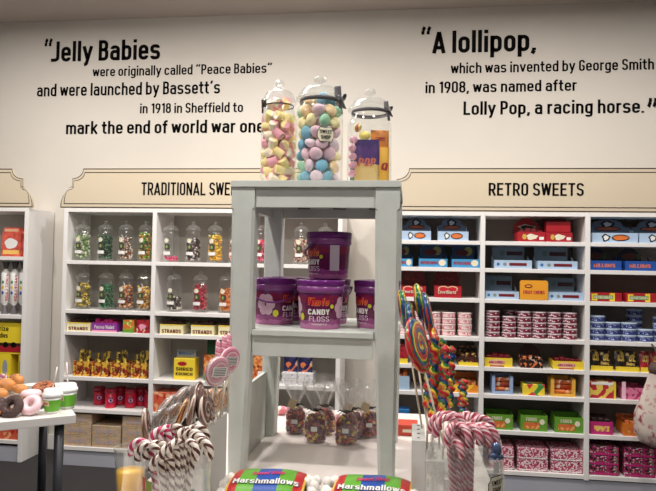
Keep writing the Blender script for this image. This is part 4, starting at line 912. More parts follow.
MB().box(.0765, W - .0765, -.002, .0582, zs - .017, zs, .002).box(.0, W, .0586, D - .0586, zs - .017, zs).box(.07, W - .07, D - .058, D - .002, zs - .017, zs).build('shelf_board', M_tower, t)
MB().box(.0765, W - .0765, .008, .026, zs - .083, zs - .0175, .001, 1).build('lower_front_rail', M_tower, t); MB().box(.07, W - .07, D - .03, D - .012, zs - .083, zs - .0175, .001, 1).build('lower_rear_rail', M_tower, t)
for x in (.012, W - .03): MB().box(x, x + .018, .0585, D - .0585, zs - .083, zs - .0175, .001, 1).build('side_rail', M_tower, t)
MB().box(.006, .02, .0585, D - .0585, .0, .25, .001, 1).build('side_panel', M_tower, t)
for x in (.13, .27, .41): MB().box(x, x + .05, D - .05, D - .031, ht - .05, ht - .0216, .002, 1).build('metal_bracket', mat('bracket_metal', (70, 64, 66), .4, metal=.6), t)

# purple buckets
BR = lambda z: .0665 + .010 * (z / .15)
M_bk = ramp_mat('bucket_print', 2, [(-.02, (196, 110, 166)), (.018, (160, 66, 136)), (.034, (108, 16, 74)), (.088, (134, 18, 66)), (.108, (118, 34, 110)), (.16, (118, 34, 110))], .25, wob=.03, s=30)
M_lid = mat('bucket_lid', (112, 26, 124), .25); M_hd = mat('bucket_handle', (108, 22, 112), .3)
def bucket(px, Y, zb, rot, label, s=1.0, turn=0.0, first=[None]):
    X = atY(px, 300, Y).x; loc = (X, Y, zb + .0004)
    t = thing('candy_floss_bucket', label, 'bucket', loc, rot, 'purple candy floss buckets on the tower')
    HOST[t.name] = (MB().lathe([(0, 0), (.0655, 0), (.067, .003), (.0757, .135), (.0757, .140), (0, .140)], 40).build('tub_body', M_bk, t), None)
    MB().lathe([(0, .1405), (.0785, .1405), (.0795, .143), (.0805, .155), (.079, .1595), (.0755, .161), (.072, .1595), (0, .1595)], 40).build('lid', M_lid, t)
    MB().lathe([(.0768, .118), (.0788, .119), (.0788, .139), (.0768, .140)], 40).build('ribbed_collar', mat('collar_purple', (140, 66, 140), .25), t)
    w = wrap(BR)
    text_part('flavour_lettering', 'Vimto', -.036, .036, .078, .103, w, mat('logo_red', (214, 34, 36), .3), t, .06, .25)
    text_part('logo_outline', 'Vimto', -.037, .037, .0765, .1035, wrap(BR, 0, .0004), mat('logo_gold', (232, 170, 60), .3), t, .10, .25)
    text_part('name_lettering', 'CANDY', -.036, .038, .048, .066, w, M_white, t, .04); text_part('name_lettering', 'FLOSS', -.032, .036, .026, .043, w, mat('letter_pale', (226, 190, 216), .4), t, .0)
    text_part('small_print', 'FLAVOUR CANDY FLOSS', -.022, .03, .014, .019, w, M_white, t, .0)
    for a in ((-1.35, 1.25) if zb < 1.3 else (-1.35,)): # cloud of floss, side panels
        m = MB(); rr = .0012
        for q in range(6):
            aa = a + .25 * math.cos(q * PI / 3); zz = .07 + .022 * math.sin(q * PI / 3); n = 14
            R_ = BR(zz) + rr + q * .0001; c = m.bm.verts.new((R_ * math.sin(aa), -R_ * math.cos(aa), zz)); V = []
            for i in range(n):
                b2 = aa + .22 * math.cos(2 * PI * i / n); z2 = zz + .017 * math.sin(2 * PI * i / n); R2 = BR(z2) + rr + q * .0001; V.append(m.bm.verts.new((R2 * math.sin(b2), -R2 * math.cos(b2), z2)))
            for i in range(n): m.bm.faces.new((c, V[i], V[(i + 1) % n]))
        m.build('floss_picture', mat('floss_pink', (214, 168, 192), .5), t)
    roundel(.0745, .62, .075, .09, .007).build('lemon_picture', mat('lime_print', (206, 206, 40), .5), t); roundel(.0722, -.85, .04, .14, .012).build('lime_badge', mat('lime_print', (0, 0, 0)), t)
    m = cyl_patch(.0745, 2.55, 3.0, .028, .115, 6); m.build('ingredients_panel', mat('panel_grey', (206, 190, 206), .5), t)
    pts = []
    for i in range(15):
        a = -PI / 2 + PI * i / 14; pts.append((.0835 * math.sin(a), -.0835 * math.cos(a), .128 - .05 * math.cos(a) ** 1.0 * (1 if True else 0)))
    mh = MB(); mh.tube(pts, .0032, 8)
    for s_ in (-1, 1): mh.ball((s_ * .082, 0, .128), .006, 2)
    hd = mh.build('carry_handle', M_hd, t); hd.rotation_euler = (0, 0, -1.15 if turn == 0 else turn)
    return t
ZS = 1.2135
bucket(320.5, 2.13, ZS, 0.05, 'purple candy floss bucket at the front centre with full logo facing', turn=2.6)
bucket(274, 2.24, ZS, 1.15, 'purple candy floss bucket at the left showing the pink cloud and handle', turn=-1.0)
bucket(291.5, 2.405, ZS, .6, 'purple candy floss bucket behind the left one near the back leg', turn=2.0)
bucket(328.5, 2.31, ZS, .8, 'purple candy floss bucket hidden behind the front centre one', turn=2.4)
bucket(377, 2.21, ZS, -.9, 'purple candy floss bucket at the right, half behind the tower leg', turn=2.2)
bucket(328, 2.22, ZS + .1625, -.85, 'purple candy floss bucket stacked on top of the others')
bpy.data.objects
# label panel visible on the stacked bucket
for o in list(bpy.data.objects):
    if o.name.startswith('ingredients_panel') and o.parent and 'stacked on top' in o.parent['label']: o.rotation_euler = (0, 0, -1.52 + .0)
# big jars on the tower
ZJ = 1.6915
def big_jar(px, Y, r, h, label, ribbon, bow, tail=0):
    X = atY(px, 170, Y).x; t = thing('sweet_jar', label, 'sweet jar', (X, Y, ZJ), 0, 'big glass jars on top of the tower')
    bd, ld = jar_mesh_parts(r, h); MB().lathe([(a, b) for a, b in bd], 40).build('glass_body', M_glass, t)
    MB().lathe([(r * .95, .768 * h), (r * .99, .775 * h), (r * .99, .79 * h), (r * .93, .80 * h), (r * .90, .82 * h), (r * .84, .835 * h), (r * .78, .86 * h), (r * .62, .885 * h), (r * .34, .90 * h), (r * .16, .91 * h), (r * .13, .925 * h), (r * .24, .94 * h), (r * .27, .96 * h), (r * .22, .985 * h), (0, h)], 40).build('glass_lid', M_glass2, t)
    rb = MB().lathe([(r * .815, .744 * h), (r * .83, .742 * h), (r * .83, .742 * h + ribbon[1]), (r * .815, .742 * h + ribbon[1] + .001)], 40); rb.build('ribbon', ribbon[0], t)
    if bow:
        bx, sc, a = bow; m = MB(); bz = .745 * h + ribbon[1] / 2
        B = Vector((r * .86 * math.sin(a), -r * .86 * math.cos(a), bz)); tang = Vector((math.cos(a), math.sin(a), 0)); out = Vector((math.sin(a), -math.cos(a), 0))
        for s_, dx, dz in ((1, .9, .5), (-1, .2, .9)):
            def lp(u, v, s_=s_, dx=dx, dz=dz):
                k = math.sin(PI * u) if s_ > -2 else 0; q = u * 2 * PI
                P = B + tang * (sc * dx * s_ * (1 - math.cos(q)) / 2) + Vector((0, 0, sc * dz * (1 - math.cos(q)) / 2 + sc * .25 * math.sin(q))) + out * (sc * (v - .5) * .5)
                return P
            m.grid(lp, 16, 2)
        for dx, dz in ((.3, -.9), (.9, -.35)):
            m.grid(lambda u, v: B + tang * (sc * dx * u * 1.1 + sc * .22 * (v - .5)) + Vector((0, 0, sc * dz * u + sc * .1 * math.sin(5 * u))) + out * (.004 + .2 * sc * (v - .5)), 8, 2)
        m.ball(B, sc * .16, 2); m.build('bow', ribbon[0], t)
    return t, X
M_rib = mat('grey_ribbon', (92, 88, 92), .35); M_rib2 = mat('thin_brown_ribbon', (54, 40, 38), .4)
j1, X1 = big_jar(278, 2.17, .0615, .374, 'left big glass jar of pink and yellow marshmallows with a thin ribbon', (M_rib2, .004), (0, .028, -1.45))
j2, X2 = big_jar(318.5, 2.13, .081, .372, 'middle big glass jar of pastel bonbons with a wide grey ribbon', (M_rib, .014), (0, .046, 1.25))
j3, X3 = big_jar(369, 2.29, .080, .370, 'right big glass jar of packets and pink sweets with a grey bow', (M_rib, .012), (0, .034, 1.1))
# badge on the middle jar
def plaque(t, r, a0, z, w, h, eps=.001):
    def sh(k):
        P = [(-w / 2, -.2), (-w / 2, .2), (-w * .40, .34), (-w * .36, .5), (w * .36, .5), (w * .40, .34), (w / 2, .2), (w / 2, -.2), (w * .40, -.34), (w * .36, -.5), (-w * .36, -.5), (-w * .40, -.34)]
        return [(x * k, q * h * k) for x, q in P]
    for nm, k, e, m in (('badge_outline', 1.0, eps, M_black), ('badge_face', .93, eps + .0005, M_labcream)):
        b = MB(); P = sh(k); f = wrap(lambda q: r, a0, e); c = b.bm.verts.new(f(0, z, 0)); V = [b.bm.verts.new(f(x, z + q, 0)) for x, q in P]
        for i in range(len(V)): b.bm.faces.new((c, V[i], V[(i + 1) % len(V)]))
        HOST[t.name] = (b.build(nm, m, t), None)
    f = wrap(lambda q: r, a0, eps + .001)
    text_part('badge_lettering', 'SWEET', -w * .34, w * .34, z + h * .06, z + h * .30, f, M_black, t, .02); text_part('badge_lettering', 'SHOP', -w * .28, w * .28, z - h * .32, z - h * .06, f, M_black, t, .02)
plaque(j2, .081, .42, .158, .060, .048)
# marshmallows in the left jar
c1 = mat('mallow_pink', (238, 158, 176), .7); c2 = mat('mallow_yellow', (250, 226, 150), .7); c3 = mat('mallow_cream', (248, 232, 206), .7)
def mallow_mesh(a, b):
    m = MB(); R_, L_ = .0162, .035; seg = 16
    prof = [(0, -L_ / 2), (R_ * .92, -L_ / 2), (R_, -L_ * .45), (R_, L_ * .45), (R_ * .92, L_ / 2), (0, L_ / 2)]; m.lathe(prof, seg, smooth=False)
    for f in m.bm.faces:
        c = f.calc_center_median(); f.material_index = 0 if c.x > 0 else 1
    return m.mesh('marshmallow', [a, b])
mm = [mallow_mesh(c1, c2), mallow_mesh(c1, c3), mallow_mesh(c2, c3)]
def pack(X, Y, Rj, size, z0, z1, dz, seed, rings, mk):
    rr = random.Random(seed); z = z0; k = 0
    while z < z1:
        for (rad, n) in rings:
            for i in range(n):
                a = 2 * PI * (i + .5 * (k % 2)) / n + rr.uniform(-.1, .1); R_ = rad
                mk(rr, (X + R_ * math.cos(a), Y + R_ * math.sin(a), z + rr.uniform(-.003, .003)))
        z += dz; k += 1
LV = ['lowest', 'second lowest', 'third', 'fourth', 'fifth', 'sixth', 'seventh', 'eighth', 'topmost', 'topmost']
def mk_m(rr, p):
    i = rr.randrange(3); cn = ['pink and yellow', 'pink and cream', 'cream and yellow'][i]; lv = LV[max(0, min(8, int((p[2] - ZJ - .018) / .0305 + .2)))]
    o = link('marshmallow', mm[i]); o.location = p; o.rotation_euler = (rr.uniform(.6, 2.4), rr.uniform(-.6, .6), rr.uniform(0, 6.28)); tag(o, '%s marshmallow in the %s layer of the left big jar' % (cn, lv), 'marshmallow', '%s marshmallows, %s layer' % (cn, lv))
pack(X1, 2.17, .06, .013, ZJ + .021, ZJ + .262, .0305, 3, [(.0395, 7), (.008, 1)], mk_m)
pack(X1, 2.17, .04, .013, ZJ + .287, ZJ + .29, .03, 8, [(.024, 4)], mk_m)
bc = [(160, 220, 180), (110, 178, 204), (244, 202, 216), (248, 234, 170), (250, 214, 160), (236, 210, 222)]
bon = [MB().ball((0, 0, 0), 1, 3, (.0225, .0225, .0145)).mesh('bonbon', mat('bonbon_%d' % c[0], c, .6)) for c in bc]
def mk_b(rr, p):
    i = rr.randrange(len(bon)); o = link('bonbon', bon[i]); o.location = p; o.rotation_euler = (rr.uniform(.3, 2.6), rr.uniform(-1, 1), rr.uniform(0, 6))
    cn = ['pastel green', 'powder blue', 'pastel pink', 'lemon yellow', 'peach', 'lilac'][i]; lv = LV[max(0, min(8, int((p[2] - ZJ - .02) / .037 + .2)))]
    tag(o, '%s disc shaped bonbon in the %s layer of the middle big jar' % (cn, lv), 'bonbon', '%s bonbons, %s layer' % (cn, lv))
pack(X2, 2.13, .075, .02, ZJ + .024, ZJ + .262, .037, 5, [(.055, 8), (.018, 2)], mk_b)
pack(X2, 2.13, .05, .013, ZJ + .284, ZJ + .29, .03, 9, [(.034, 5)], mk_b)
# right jar contents
def packet(name, label, x, y, z, w, h, rz, m, text=None, tm_=None, rx=0.0):
    t = thing(name, label, 'sweet packet', (x, y, z), rz)
    t.rotation_euler = (rx, 0, rz)
    MB().grid(lambda u, v: ((w / 2) * (4 * u - 1 if u <= .5 else 3 - 4 * u), (-1 if u <= .5 else 1) * (.006 * math.sin(PI * v) * math.sin(PI * ((2 * u) % 1)) + .0006), v * h), 16, 8).build('packet_body', m, t)
    if text: text_part('lettering', text, -w * .36, w * .36, h * .45, h * .62, lambda x, zz, tt: (x, -.0075, zz), tm_, t, .05, .1)
    return t
packet('sweet_packet', 'purple packet with yellow popcorn print in the right big jar', X3 - .006, 2.262, ZJ + .004, .088, .176, .08, ramp_mat('popcorn_packet', 2, [(0, (236, 196, 110)), (.09, (84, 40, 130)), (.15, (60, 30, 110)), (.18, (60, 30, 110))], .3, wob=.05, s=60), 'POP', mat('ink_coral2', (226, 110, 90), .4))
packet('sweet_packet', 'orange and yellow packet with red lettering in the right big jar', X3 + .055, 2.272, ZJ + .004, .036, .150, .25, mat('pack_amber', (246, 180, 50), .35), 'Q', red)
packet('sweet_packet', 'orange packet lying across the top of the right big jar', X3 + .036, 2.300, ZJ + .150, .066, .070, .2, mat('pack_orange', (240, 140, 40), .35), 'Z', red, .05)
packet('sweet_packet', 'green and blue packet at the left wall of the right big jar', X3 - .05, 2.31, ZJ + .004, .05, .15, -.6, print_mat('print_teal', [((40, 90, 120), .5), ((60, 130, 90), .3), ((200, 210, 200), .2)], 40))
packet('sweet_packet', 'red printed packet at the back of the right big jar', X3 + .02, 2.335, ZJ + .004, .07, .13, 0, P_red2)
for k, (dx, z, dy) in enumerate(((-.056, .118, -.04), (-.058, .148, -.036), (-.056, .088, -.04), (-.058, .058, -.036), (-.054, .178, -.036))):
    o = MB().ball((0, 0, 0), .0145, 3, (1, 1, .95)).build('pink_ball', mat('ball_pink', (240, 170, 196), .5), None, (X3 + dx, 2.29 + dy, ZJ + z)); tag(o, 'round pink sweet, %s in the column at the left of the right jar' % ['middle', 'fourth from bottom', 'second', 'lowest', 'highest'][k], 'sweet', 'pink sweets in the right big jar')
o = MB().ball((0, 0, 0), .02, 3, (1.1, 1, .8)).build('yellow_ball', mat('ball_yellow', (246, 226, 110), .5), None, (X3 - .016, 2.272, ZJ + .196)); tag(o, 'pale yellow round sweet above the purple packet', 'sweet')
o = MB().tube([(0, 0, -.016), (0, 0, -.009), (0, 0, .0), (0, 0, .009), (0, 0, .016)], [.004, .011, .013, .011, .004], 12).build('humbug', stripe_mat('humbug_stripe', [((206, 50, 50), .35), ((244, 210, 80), .35), ((60, 120, 60), .3)], 3, 20), None, (X3 - .04, 2.262, ZJ + .222)); o.rotation_euler = (0, .4, 0); tag(o, 'red, yellow and green striped sweet near the top of right jar', 'sweet')

# cellophane bags of chocolate beans on the table
cb = [mat('bean_%d' % i, c, .25) for i, c in enumerate(((156, 24, 36), (122, 18, 30), (214, 70, 30), (240, 196, 40), (84, 20, 36), (170, 30, 70)))]
CB = [(295.7, 434.7, 'rear left beside the tower leg', .10), (315, 444, 'front left', .108), (324.5, 436, 'hidden behind the front left bag', .10), (346, 446, 'front middle', .108), (352.5, 439.5, 'behind the front middle bag', .10), (369.5, 438.5, 'right, against the tower leg', .10)]
def cello(k, px, py, where, hh):
    P = atZ(px, py, ZT); Y = P.y + .028; X = atY(px, py, Y).x; t = thing('sweet_bag', 'clear bag of dark red and yellow chocolate beans, %s' % where, 'sweet bag', (X, Y, ZT + .0004), 0, 'clear bags of chocolate beans under the tower')
    rr = random.Random(k + 40); m = MB(); rx, ry = .036, .024
    for i in range(190):
        a = rr.random() * 2 * PI; q = 1.0 if i % 4 else .8; z = .008 + rr.random() * (hh - .012); sh = 1.0 if z < hh * .7 else 1.0 - .5 * (z - hh * .7) / (hh * .3)
        m.setm(rr.choices(range(6), (30, 24, 14, 14, 14, 8))[0]); m.ball((q * rx * .95 * math.cos(a) * sh, q * ry * math.sin(a) * sh, z), .0088, 1, (1, 1, .85))
    m.setm(1); n0 = len(m.bm.verts); m.lathe([(0, .004), (.9, .006), (.95, hh * .7), (.5, hh * .92), (0, hh * .95)], 20)
    for vv in list(m.bm.verts)[n0:]: vv.co.x *= rx * .9; vv.co.y *= ry * .9
    o = m.build('chocolate_beans', cb, t); o['kind'] = 'stuff'
    rs = random.Random(k)
    def fn(u, v):
        a = 2 * PI * u
        prof = [(0, 1.0), (.05, 1.12), (.35, 1.16), (.45, .95), (.5, .55), (.55, .28), (.62, .5), (.8, 1.0), (1, 1.25)]
        for i in range(8):
            if prof[i][0] <= v <= prof[i + 1][0]: f_ = (v - prof[i][0]) / (prof[i + 1][0] - prof[i][0]); s = prof[i][1] * (1 - f_) + prof[i + 1][1] * f_; break
        z = (v / .5 * (hh + .008)) if v < .5 else (hh + .008) + (v - .5) / .5 * .105
        w_ = 1 + (.03 if v < .45 else .22) * math.sin(7 * a + k) * (1 if v > .1 else 0)
        return (rx * 1.05 * s * w_ * math.cos(a) , ry * 1.20 * s * w_ * math.sin(a) * (1 if v < .6 else .7), z + (.012 * math.sin(3 * a + k) if v > .9 else 0) + .001)
    MB().grid(fn, 42, 26).build('cellophane_wrap', M_cello, t)
    m = MB(); zt = hh + .012; m.lathe([(.011, zt - .004), (.013, zt), (.011, zt + .004)], 12)
    for s_ in (-1, 1): m.tube([(s_ * .008, -.01, zt), (s_ * .022, -.016, zt + .008), (s_ * .034, -.014, zt + .002)], [.0022, .003, .001], 6)
    m.build('black_tie', M_black, t); MB().box(-.012, .012, -.0352, -.0345, hh * .44, hh * .60).build('price_sticker', M_lab, t)
    if k in (0, 4, 5): b = MB().box(-.016, .016, -.001, .001, -.018, .018).build('gift_tag', mat('tag_kraft', (206, 186, 150), .7), t, (-.018 if k != 0 else -.012, -.026, zt + .008)); b.rotation_euler = (0, .4, .2)
for k, c in enumerate(CB): cello(k, *c)
for k, (px, py) in enumerate(((331, 428), (336, 424), (281, 415))):
    P = atZ(px, py, ZT); t = thing('pink_sweet_bag', ['small pink sweet pouch lying between the clear bags', 'pink pouch just behind the small pouch', 'pale pink pouch at the rear of the table beside the back leg'][k], 'sweet bag', (P.x, P.y, ZT + .0004)); MB().ball((0, 0, .02), 1, 3, (.032, .022, .02)).build('pouch_body', print_mat('print_palepink', [((214, 110, 120), .4), ((236, 206, 200), .6)], 40), t); MB().ball((.03, 0, .03), .009, 1).build('pouch_knot', pink, t)
P = atZ(405, 436, ZT); t = thing('red_box', 'low red orange box with pale print on the table behind the tower', 'box', (P.x, P.y, ZT + .0004)); MB().box(-.08, .05, 0, .1, 0, .042, .002).build('box_body', mat('box_redorange', (214, 66, 40), .4), t); strip(t, 'pale_print', -.01, .03, .014, .026, M_labcream)
# small blue packet on the right unit, low row left
x0, x1 = px_span(399, 410, 412, YF + .02); t = carton('sweet_carton', 'small dark blue carton low down beside the tower leg', 'carton', 396, 409.5, 409.5, ROWR[6], blue, depth=.1)

# marshmallow bags in front
M_mb = ramp_mat('marsh_print', 0, [(-.125, (240, 190, 60)), (-.098, (206, 34, 40)), (-.075, (96, 180, 40)), (-.03, (30, 84, 190)), (.032, (96, 180, 40)), (.075, (206, 34, 40)), (.098, (240, 190, 60)), (.125, (240, 190, 60))], .3)
M_mal = mat('mallow_white', (246, 242, 236), .7)
def marsh(px, Y, label, rz):
    X = atY(px, 480, Y).x; t = thing('marshmallow_bag', label, 'bag', (X, Y, ZT + .0004), rz)
    a, b, H_ = .104, .105, .100
    def top(x, y): q = max(0.0, 1 - abs(x / (a * 1.12)) ** 4) ** .35; r = max(0.0, 1 - abs(y / b) ** 2.2) ** .5; return H_ * (.5 + .5 * q * r * (1 + .03 * math.sin(40 * x) + .03 * math.sin(30 * y + 20 * x)))
    def bot(x, y): q = max(0.0, 1 - abs(x / (a * 1.12)) ** 4) ** .35; r = max(0.0, 1 - abs(y / b) ** 2.2) ** .5; return H_ * .5 * (1 - q * r)
    m = MB(); m.grid(lambda u, v: ((2 * u - 1) * a, (2 * v - 1) * b, top((2 * u - 1) * a, (2 * v - 1) * b)), 40, 30); m.grid(lambda u, v: ((2 * u - 1) * a, (1 - 2 * v) * b, bot((2 * u - 1) * a, (1 - 2 * v) * b)), 40, 30)
    m.build('printed_wrap', M_mb, t)
    ms = lambda eps: (lambda x, z, tt: (x, z, top(x, z) + eps))
    text_part('lettering_outline', 'Marshmallows', -.090, .090, -.062 , -.036, ms(.0016), navy, t, .09); text_part('lettering', 'Marshmallows', -.0885, .0885, -.061, -.037, ms(.0026), M_white, t, .03)  # navy print outlines the white letters
    text_part('script_lettering', 'Sweet Shop', -.045, .045, -.012, .012, ms(.002), mat('ink_hotpink', (226, 50, 110), .4), t, .05, .2)
    m = MB(); rr = random.Random(int(px))
    for (x0_, x1_, n) in ((-.126, -.104, 40), (.104, .128, 44)):
        for i in range(n):
            z = rr.uniform(.018, .085); x = rr.uniform(x0_, x1_); y = rr.uniform(-.09, .09); z *= 1 - .35 * abs(y / .09) ** 2; m.ball((x, y, max(.0145, z)), .0135, 2, (1, 1, 1.05))
    o = m.build('white_marshmallows', M_mal, t); o['kind'] = 'stuff'
    MB().ball((0, 0, 0), 1, 3, (.022, .012, .004)).build('heart_print', mat('ink_mallowyellow', (244, 200, 60), .4), t, (.01, -.09, top(.01, -.09) + .001))
    return t
marsh(269, 1.74, 'bag of white marshmallows with striped colourful wrap, left of two before the tower', .04)
marsh(373, 1.74, 'bag of white marshmallows with striped colourful wrap, right of two before the tower', -.03)

# lollipop stands ------------------------------------------------------
def stand(label, x_in, sgn, steps, Y0, Y1):
    """stepped white box, highest step at x_in, going down away from the tower"""
    t = thing('lolly_stand', label, 'display stand', (x_in, Y0, ZT)); x = 0.0
    m = MB()
    for (w, z) in steps:
        a, b = sorted((x, x + sgn * w)); m.box(a, b, 0, Y1 - Y0, 0, z - ZT, .0015, 1); x += sgn * (w + .0003)
    m.build('stepped_body', mat('stand_white', (206, 206, 202), .5), t)
    m = MB(); x = 0
    for (w, z) in steps:
        for q in range(4): xx = x + sgn * w * .5; yy = (Y1 - Y0) * (q + .5) / 4; m.lathe([(0, .0008), (.0045, .0008)], 10, (xx, yy, z - ZT))
        x += sgn * w
    m.build('drilled_holes', mat('hole_dark', (70, 66, 64), .8), t)
    return t
SLX = atY(209, 430, 1.75).x; SRX = atY(412, 440, 1.75).x
SY0, SY1 = 1.75, 1.93
L_steps = [(.055, .965), (.055, .90), (.055, .86)]; R_steps = [(.036, .959), (.05, .907), (.04, .86)]
stand('white stepped lolly stand left of the wooden tower', SLX, -1, L_steps, SY0, SY1)
stand('white stepped lolly stand right of the wooden tower', SRX, 1, R_steps, SY0, SY1)

RAIN = [((214, 30, 40), .20), ((238, 130, 30), .1), ((240, 204, 40), .12), ((30, 120, 50), .14), ((20, 54, 130), .18), ((26, 90, 100), .06), ((206, 40, 40), .14), ((60, 140, 60), .06)]
S_rain = stripe_mat('rainbow_swirl', RAIN, 1, 32, .2, .5); S_rain2 = stripe_mat('rainbow_twist', RAIN, 1, 17, .2, .9)
S_pink = stripe_mat('pink_swirl', [((236, 150, 174), .55), ((246, 214, 216), .25), ((220, 110, 146), .2)], 1, 55, .3)
S_brn = stripe_mat('brown_swirl', [((80, 46, 38), .44), ((206, 184, 168), .22), ((128, 88, 74), .34)], 1, 50, .25, .35)
S_ora = stripe_mat('orange_swirl', [((226, 150, 60), .5), ((240, 200, 130), .2), ((120, 60, 30), .3)], 1, 62, .25)
def disc_lolly(px, py, Y, r, th, yaw, tilt, m, label, cat, grp, zstick, name='swirl_lolly', wrapm=None, stickx=None, lab=False):
    c = atY(px, py, Y); t = thing(name, label, cat, (c.x, c.y, c.z), yaw, grp); t.rotation_euler = (Matrix.Rotation(tilt, 3, 'Y') @ Matrix.Rotation(yaw, 3, 'Z')).to_euler()
    n = 5; prof = [(0, -th / 2)]
    for k in range(1, 13):
        q = k / 12; prof.append((r * q, -th / 2 * (math.sqrt(max(0, 1 - q ** 4)) * (1 + .10 * math.cos(k * PI)))))
    prof2 = [(a, -b) for a, b in prof[::-1]][1:]
    mb = MB(); mb.lathe(prof + prof2, 36)
    bmesh.ops.rotate(mb.bm, verts=mb.bm.verts, cent=(0, 0, 0), matrix=Matrix.Rotation(PI / 2, 3, 'X'))
    mb.build('candy_disc', m, t)
    if wrapm:
        mw = MB(); mw.lathe([(0, -th * .7), (r * .7, -th * .7), (r * 1.06, -th * .2), (r * 1.06, th * .2), (r * .7, th * .7), (0, th * .7)], 24, wobble=.03)
        bmesh.ops.rotate(mw.bm, verts=mw.bm.verts, cent=(0, 0, 0), matrix=Matrix.Rotation(PI / 2, 3, 'X')); mw.build('cellophane_wrap', wrapm, t)
    L = (c.z - zstick) / math.cos(tilt) - r * .9 if abs(tilt) < .5 else .05
    MB().tube([(0, 0, -r * .9), (0, 0, -r * .9 - L)], .0028, 8).build('paper_stick', M_stick, t)
    if lab:
        MB().box(-r * .62, r * .62, -th * .75, -th * .72, -r * .30, r * .34).build('barcode_label', M_lab, t)
        for q in range(5): MB().box(-r * .5, r * .5, -th * .775, -th * .755, r * (.22 - q * .11), r * (.26 - q * .11)).build('label_print', M_black, t)
    return t
# pink lollies
disc_lolly(217.5, 371.5, 1.80, .044, .014, 1.0, .18, S_pink, 'pink swirl lolly with a white barcode label, nearest of the pink ones', 'lollipop', 'pink swirl lollies left of the tower', .966, lab=True, wrapm=M_cello)
disc_lolly(229.5, 360.5, 1.86, .041, .014, 1.0, .15, S_pink, 'pink swirl lolly with label, behind the nearest pink one', 'lollipop', 'pink swirl lollies left of the tower', .966, lab=True)
for k, (px, py, Y) in enumerate(((218, 352, 1.885), (224, 347, 1.905), (229, 345, 1.925))):
    c = atY(px, py, Y); t = thing('pink_lolly', 'pink lolly seen edge on, %s of the three standing behind' % ['left', 'middle', 'right'][k], 'lollipop', (c.x, c.y, c.z), 0, 'edge on pink lollies')
    MB().tube([(0, 0, -.04), (0, 0, -.035), (0, 0, 0), (0, 0, .03), (0, 0, .037)], [.004, .008, .009, .007, .003], 12).build('candy_stick', S_pink, t); MB().tube([(0, 0, -.04), (0, 0, .967 - c.z)], .0027, 8).build('paper_stick', M_stick, t)
BL = [(146, 424, 1.66, .042, 1.30, -.12, 0, 0, 'dark brown swirl lolly edge on at the far left of the bunch'), (160, 420, 1.70, .034, .9, .35, 0, 1, 'brown swirl lolly wrapped in cellophane, low at the left'), (166, 407, 1.80, .040, 1.05, .60, 0, 1, 'brown swirl lolly tilted to the left in crinkled wrap'), (178, 399, 1.86, .042, 1.1, .62, 0, 1, 'wrapped brown lolly tilted above the orange one'),
      (183, 412, 1.75, .040, 1.2, .35, 1, 0, 'orange and brown swirl lolly in the middle of the bunch'), (192, 410, 1.68, .042, 1.25, .18, 0, 0, 'tall brown striped lolly seen nearly edge on'), (201, 404, 1.72, .050, 1.15, -.10, 0, 0, 'brown and cream striped lolly in the middle right'), (209, 405, 1.77, .046, 1.2, -.30, 0, 0, 'brown striped lolly leaning left at its top'), (172, 415, 1.77, .036, .85, .5, 0, 1, 'crumpled wrapped brown lolly behind the leftmost ones'), (189, 397, 1.90, .036, .95, .3, 0, 1, 'brown lolly in clear wrap at the back of the bunch'), (198, 394, 1.93, .038, 1.0, .1, 0, 0, 'dark brown lolly highest at the back of the bunch'), (205, 411, 1.66, .040, 1.05, -.15, 0, 0, 'dark brown lolly low at the front of the bunch'), (213, 401, 1.84, .034, .9, -.3, 1, 1, 'orange swirl lolly below the pink labelled one'), (221, 399, 1.90, .030, .7, -.1, 1, 1, 'small orange brown swirl lolly beside the tower leg')]
for k, (px, py, Y, r, yaw, tilt, c, wr, lab) in enumerate(BL):
    disc_lolly(px, py, Y, r * 1.04, .018, yaw + .56, tilt, S_ora if c else S_brn, lab, 'lollipop', 'brown and orange swirl lollies', .93 if px < 200 else .966, wrapm=M_cello if wr else None)
# rainbow whirl lollies
RL = [(417.5, 345, 1.70, .070, 1.12, -.16, 'large rainbow swirl lolly with its face turned to the camera'), (403.5, 310, 1.88, .058, 1.50, -.10, 'rainbow swirl lolly edge on next to the tower leg'), (411.5, 324, 1.84, .062, 1.40, -.10, 'rainbow swirl lolly behind the large one, second from the tower'),
      (419.5, 303, 1.90, .056, 1.42, -.11, 'rainbow swirl lolly highest of the bunch'), (427.5, 314, 1.88, .062, 1.42, -.12, 'rainbow swirl lolly at the right of the bunch'), (435, 343, 1.86, .050, 1.42, -.12, 'rainbow swirl lolly low at the right of the bunch')]
for (px, py, Y, r, yaw, tilt, lab) in [(a, b, c, d, e + .13, f * 1.7, g) for a, b, c, d, e, f, g in RL]:
    disc_lolly(px, py, Y, r * 1.06, .025, yaw, tilt, S_rain, lab, 'lollipop', 'rainbow swirl lollies', .955)
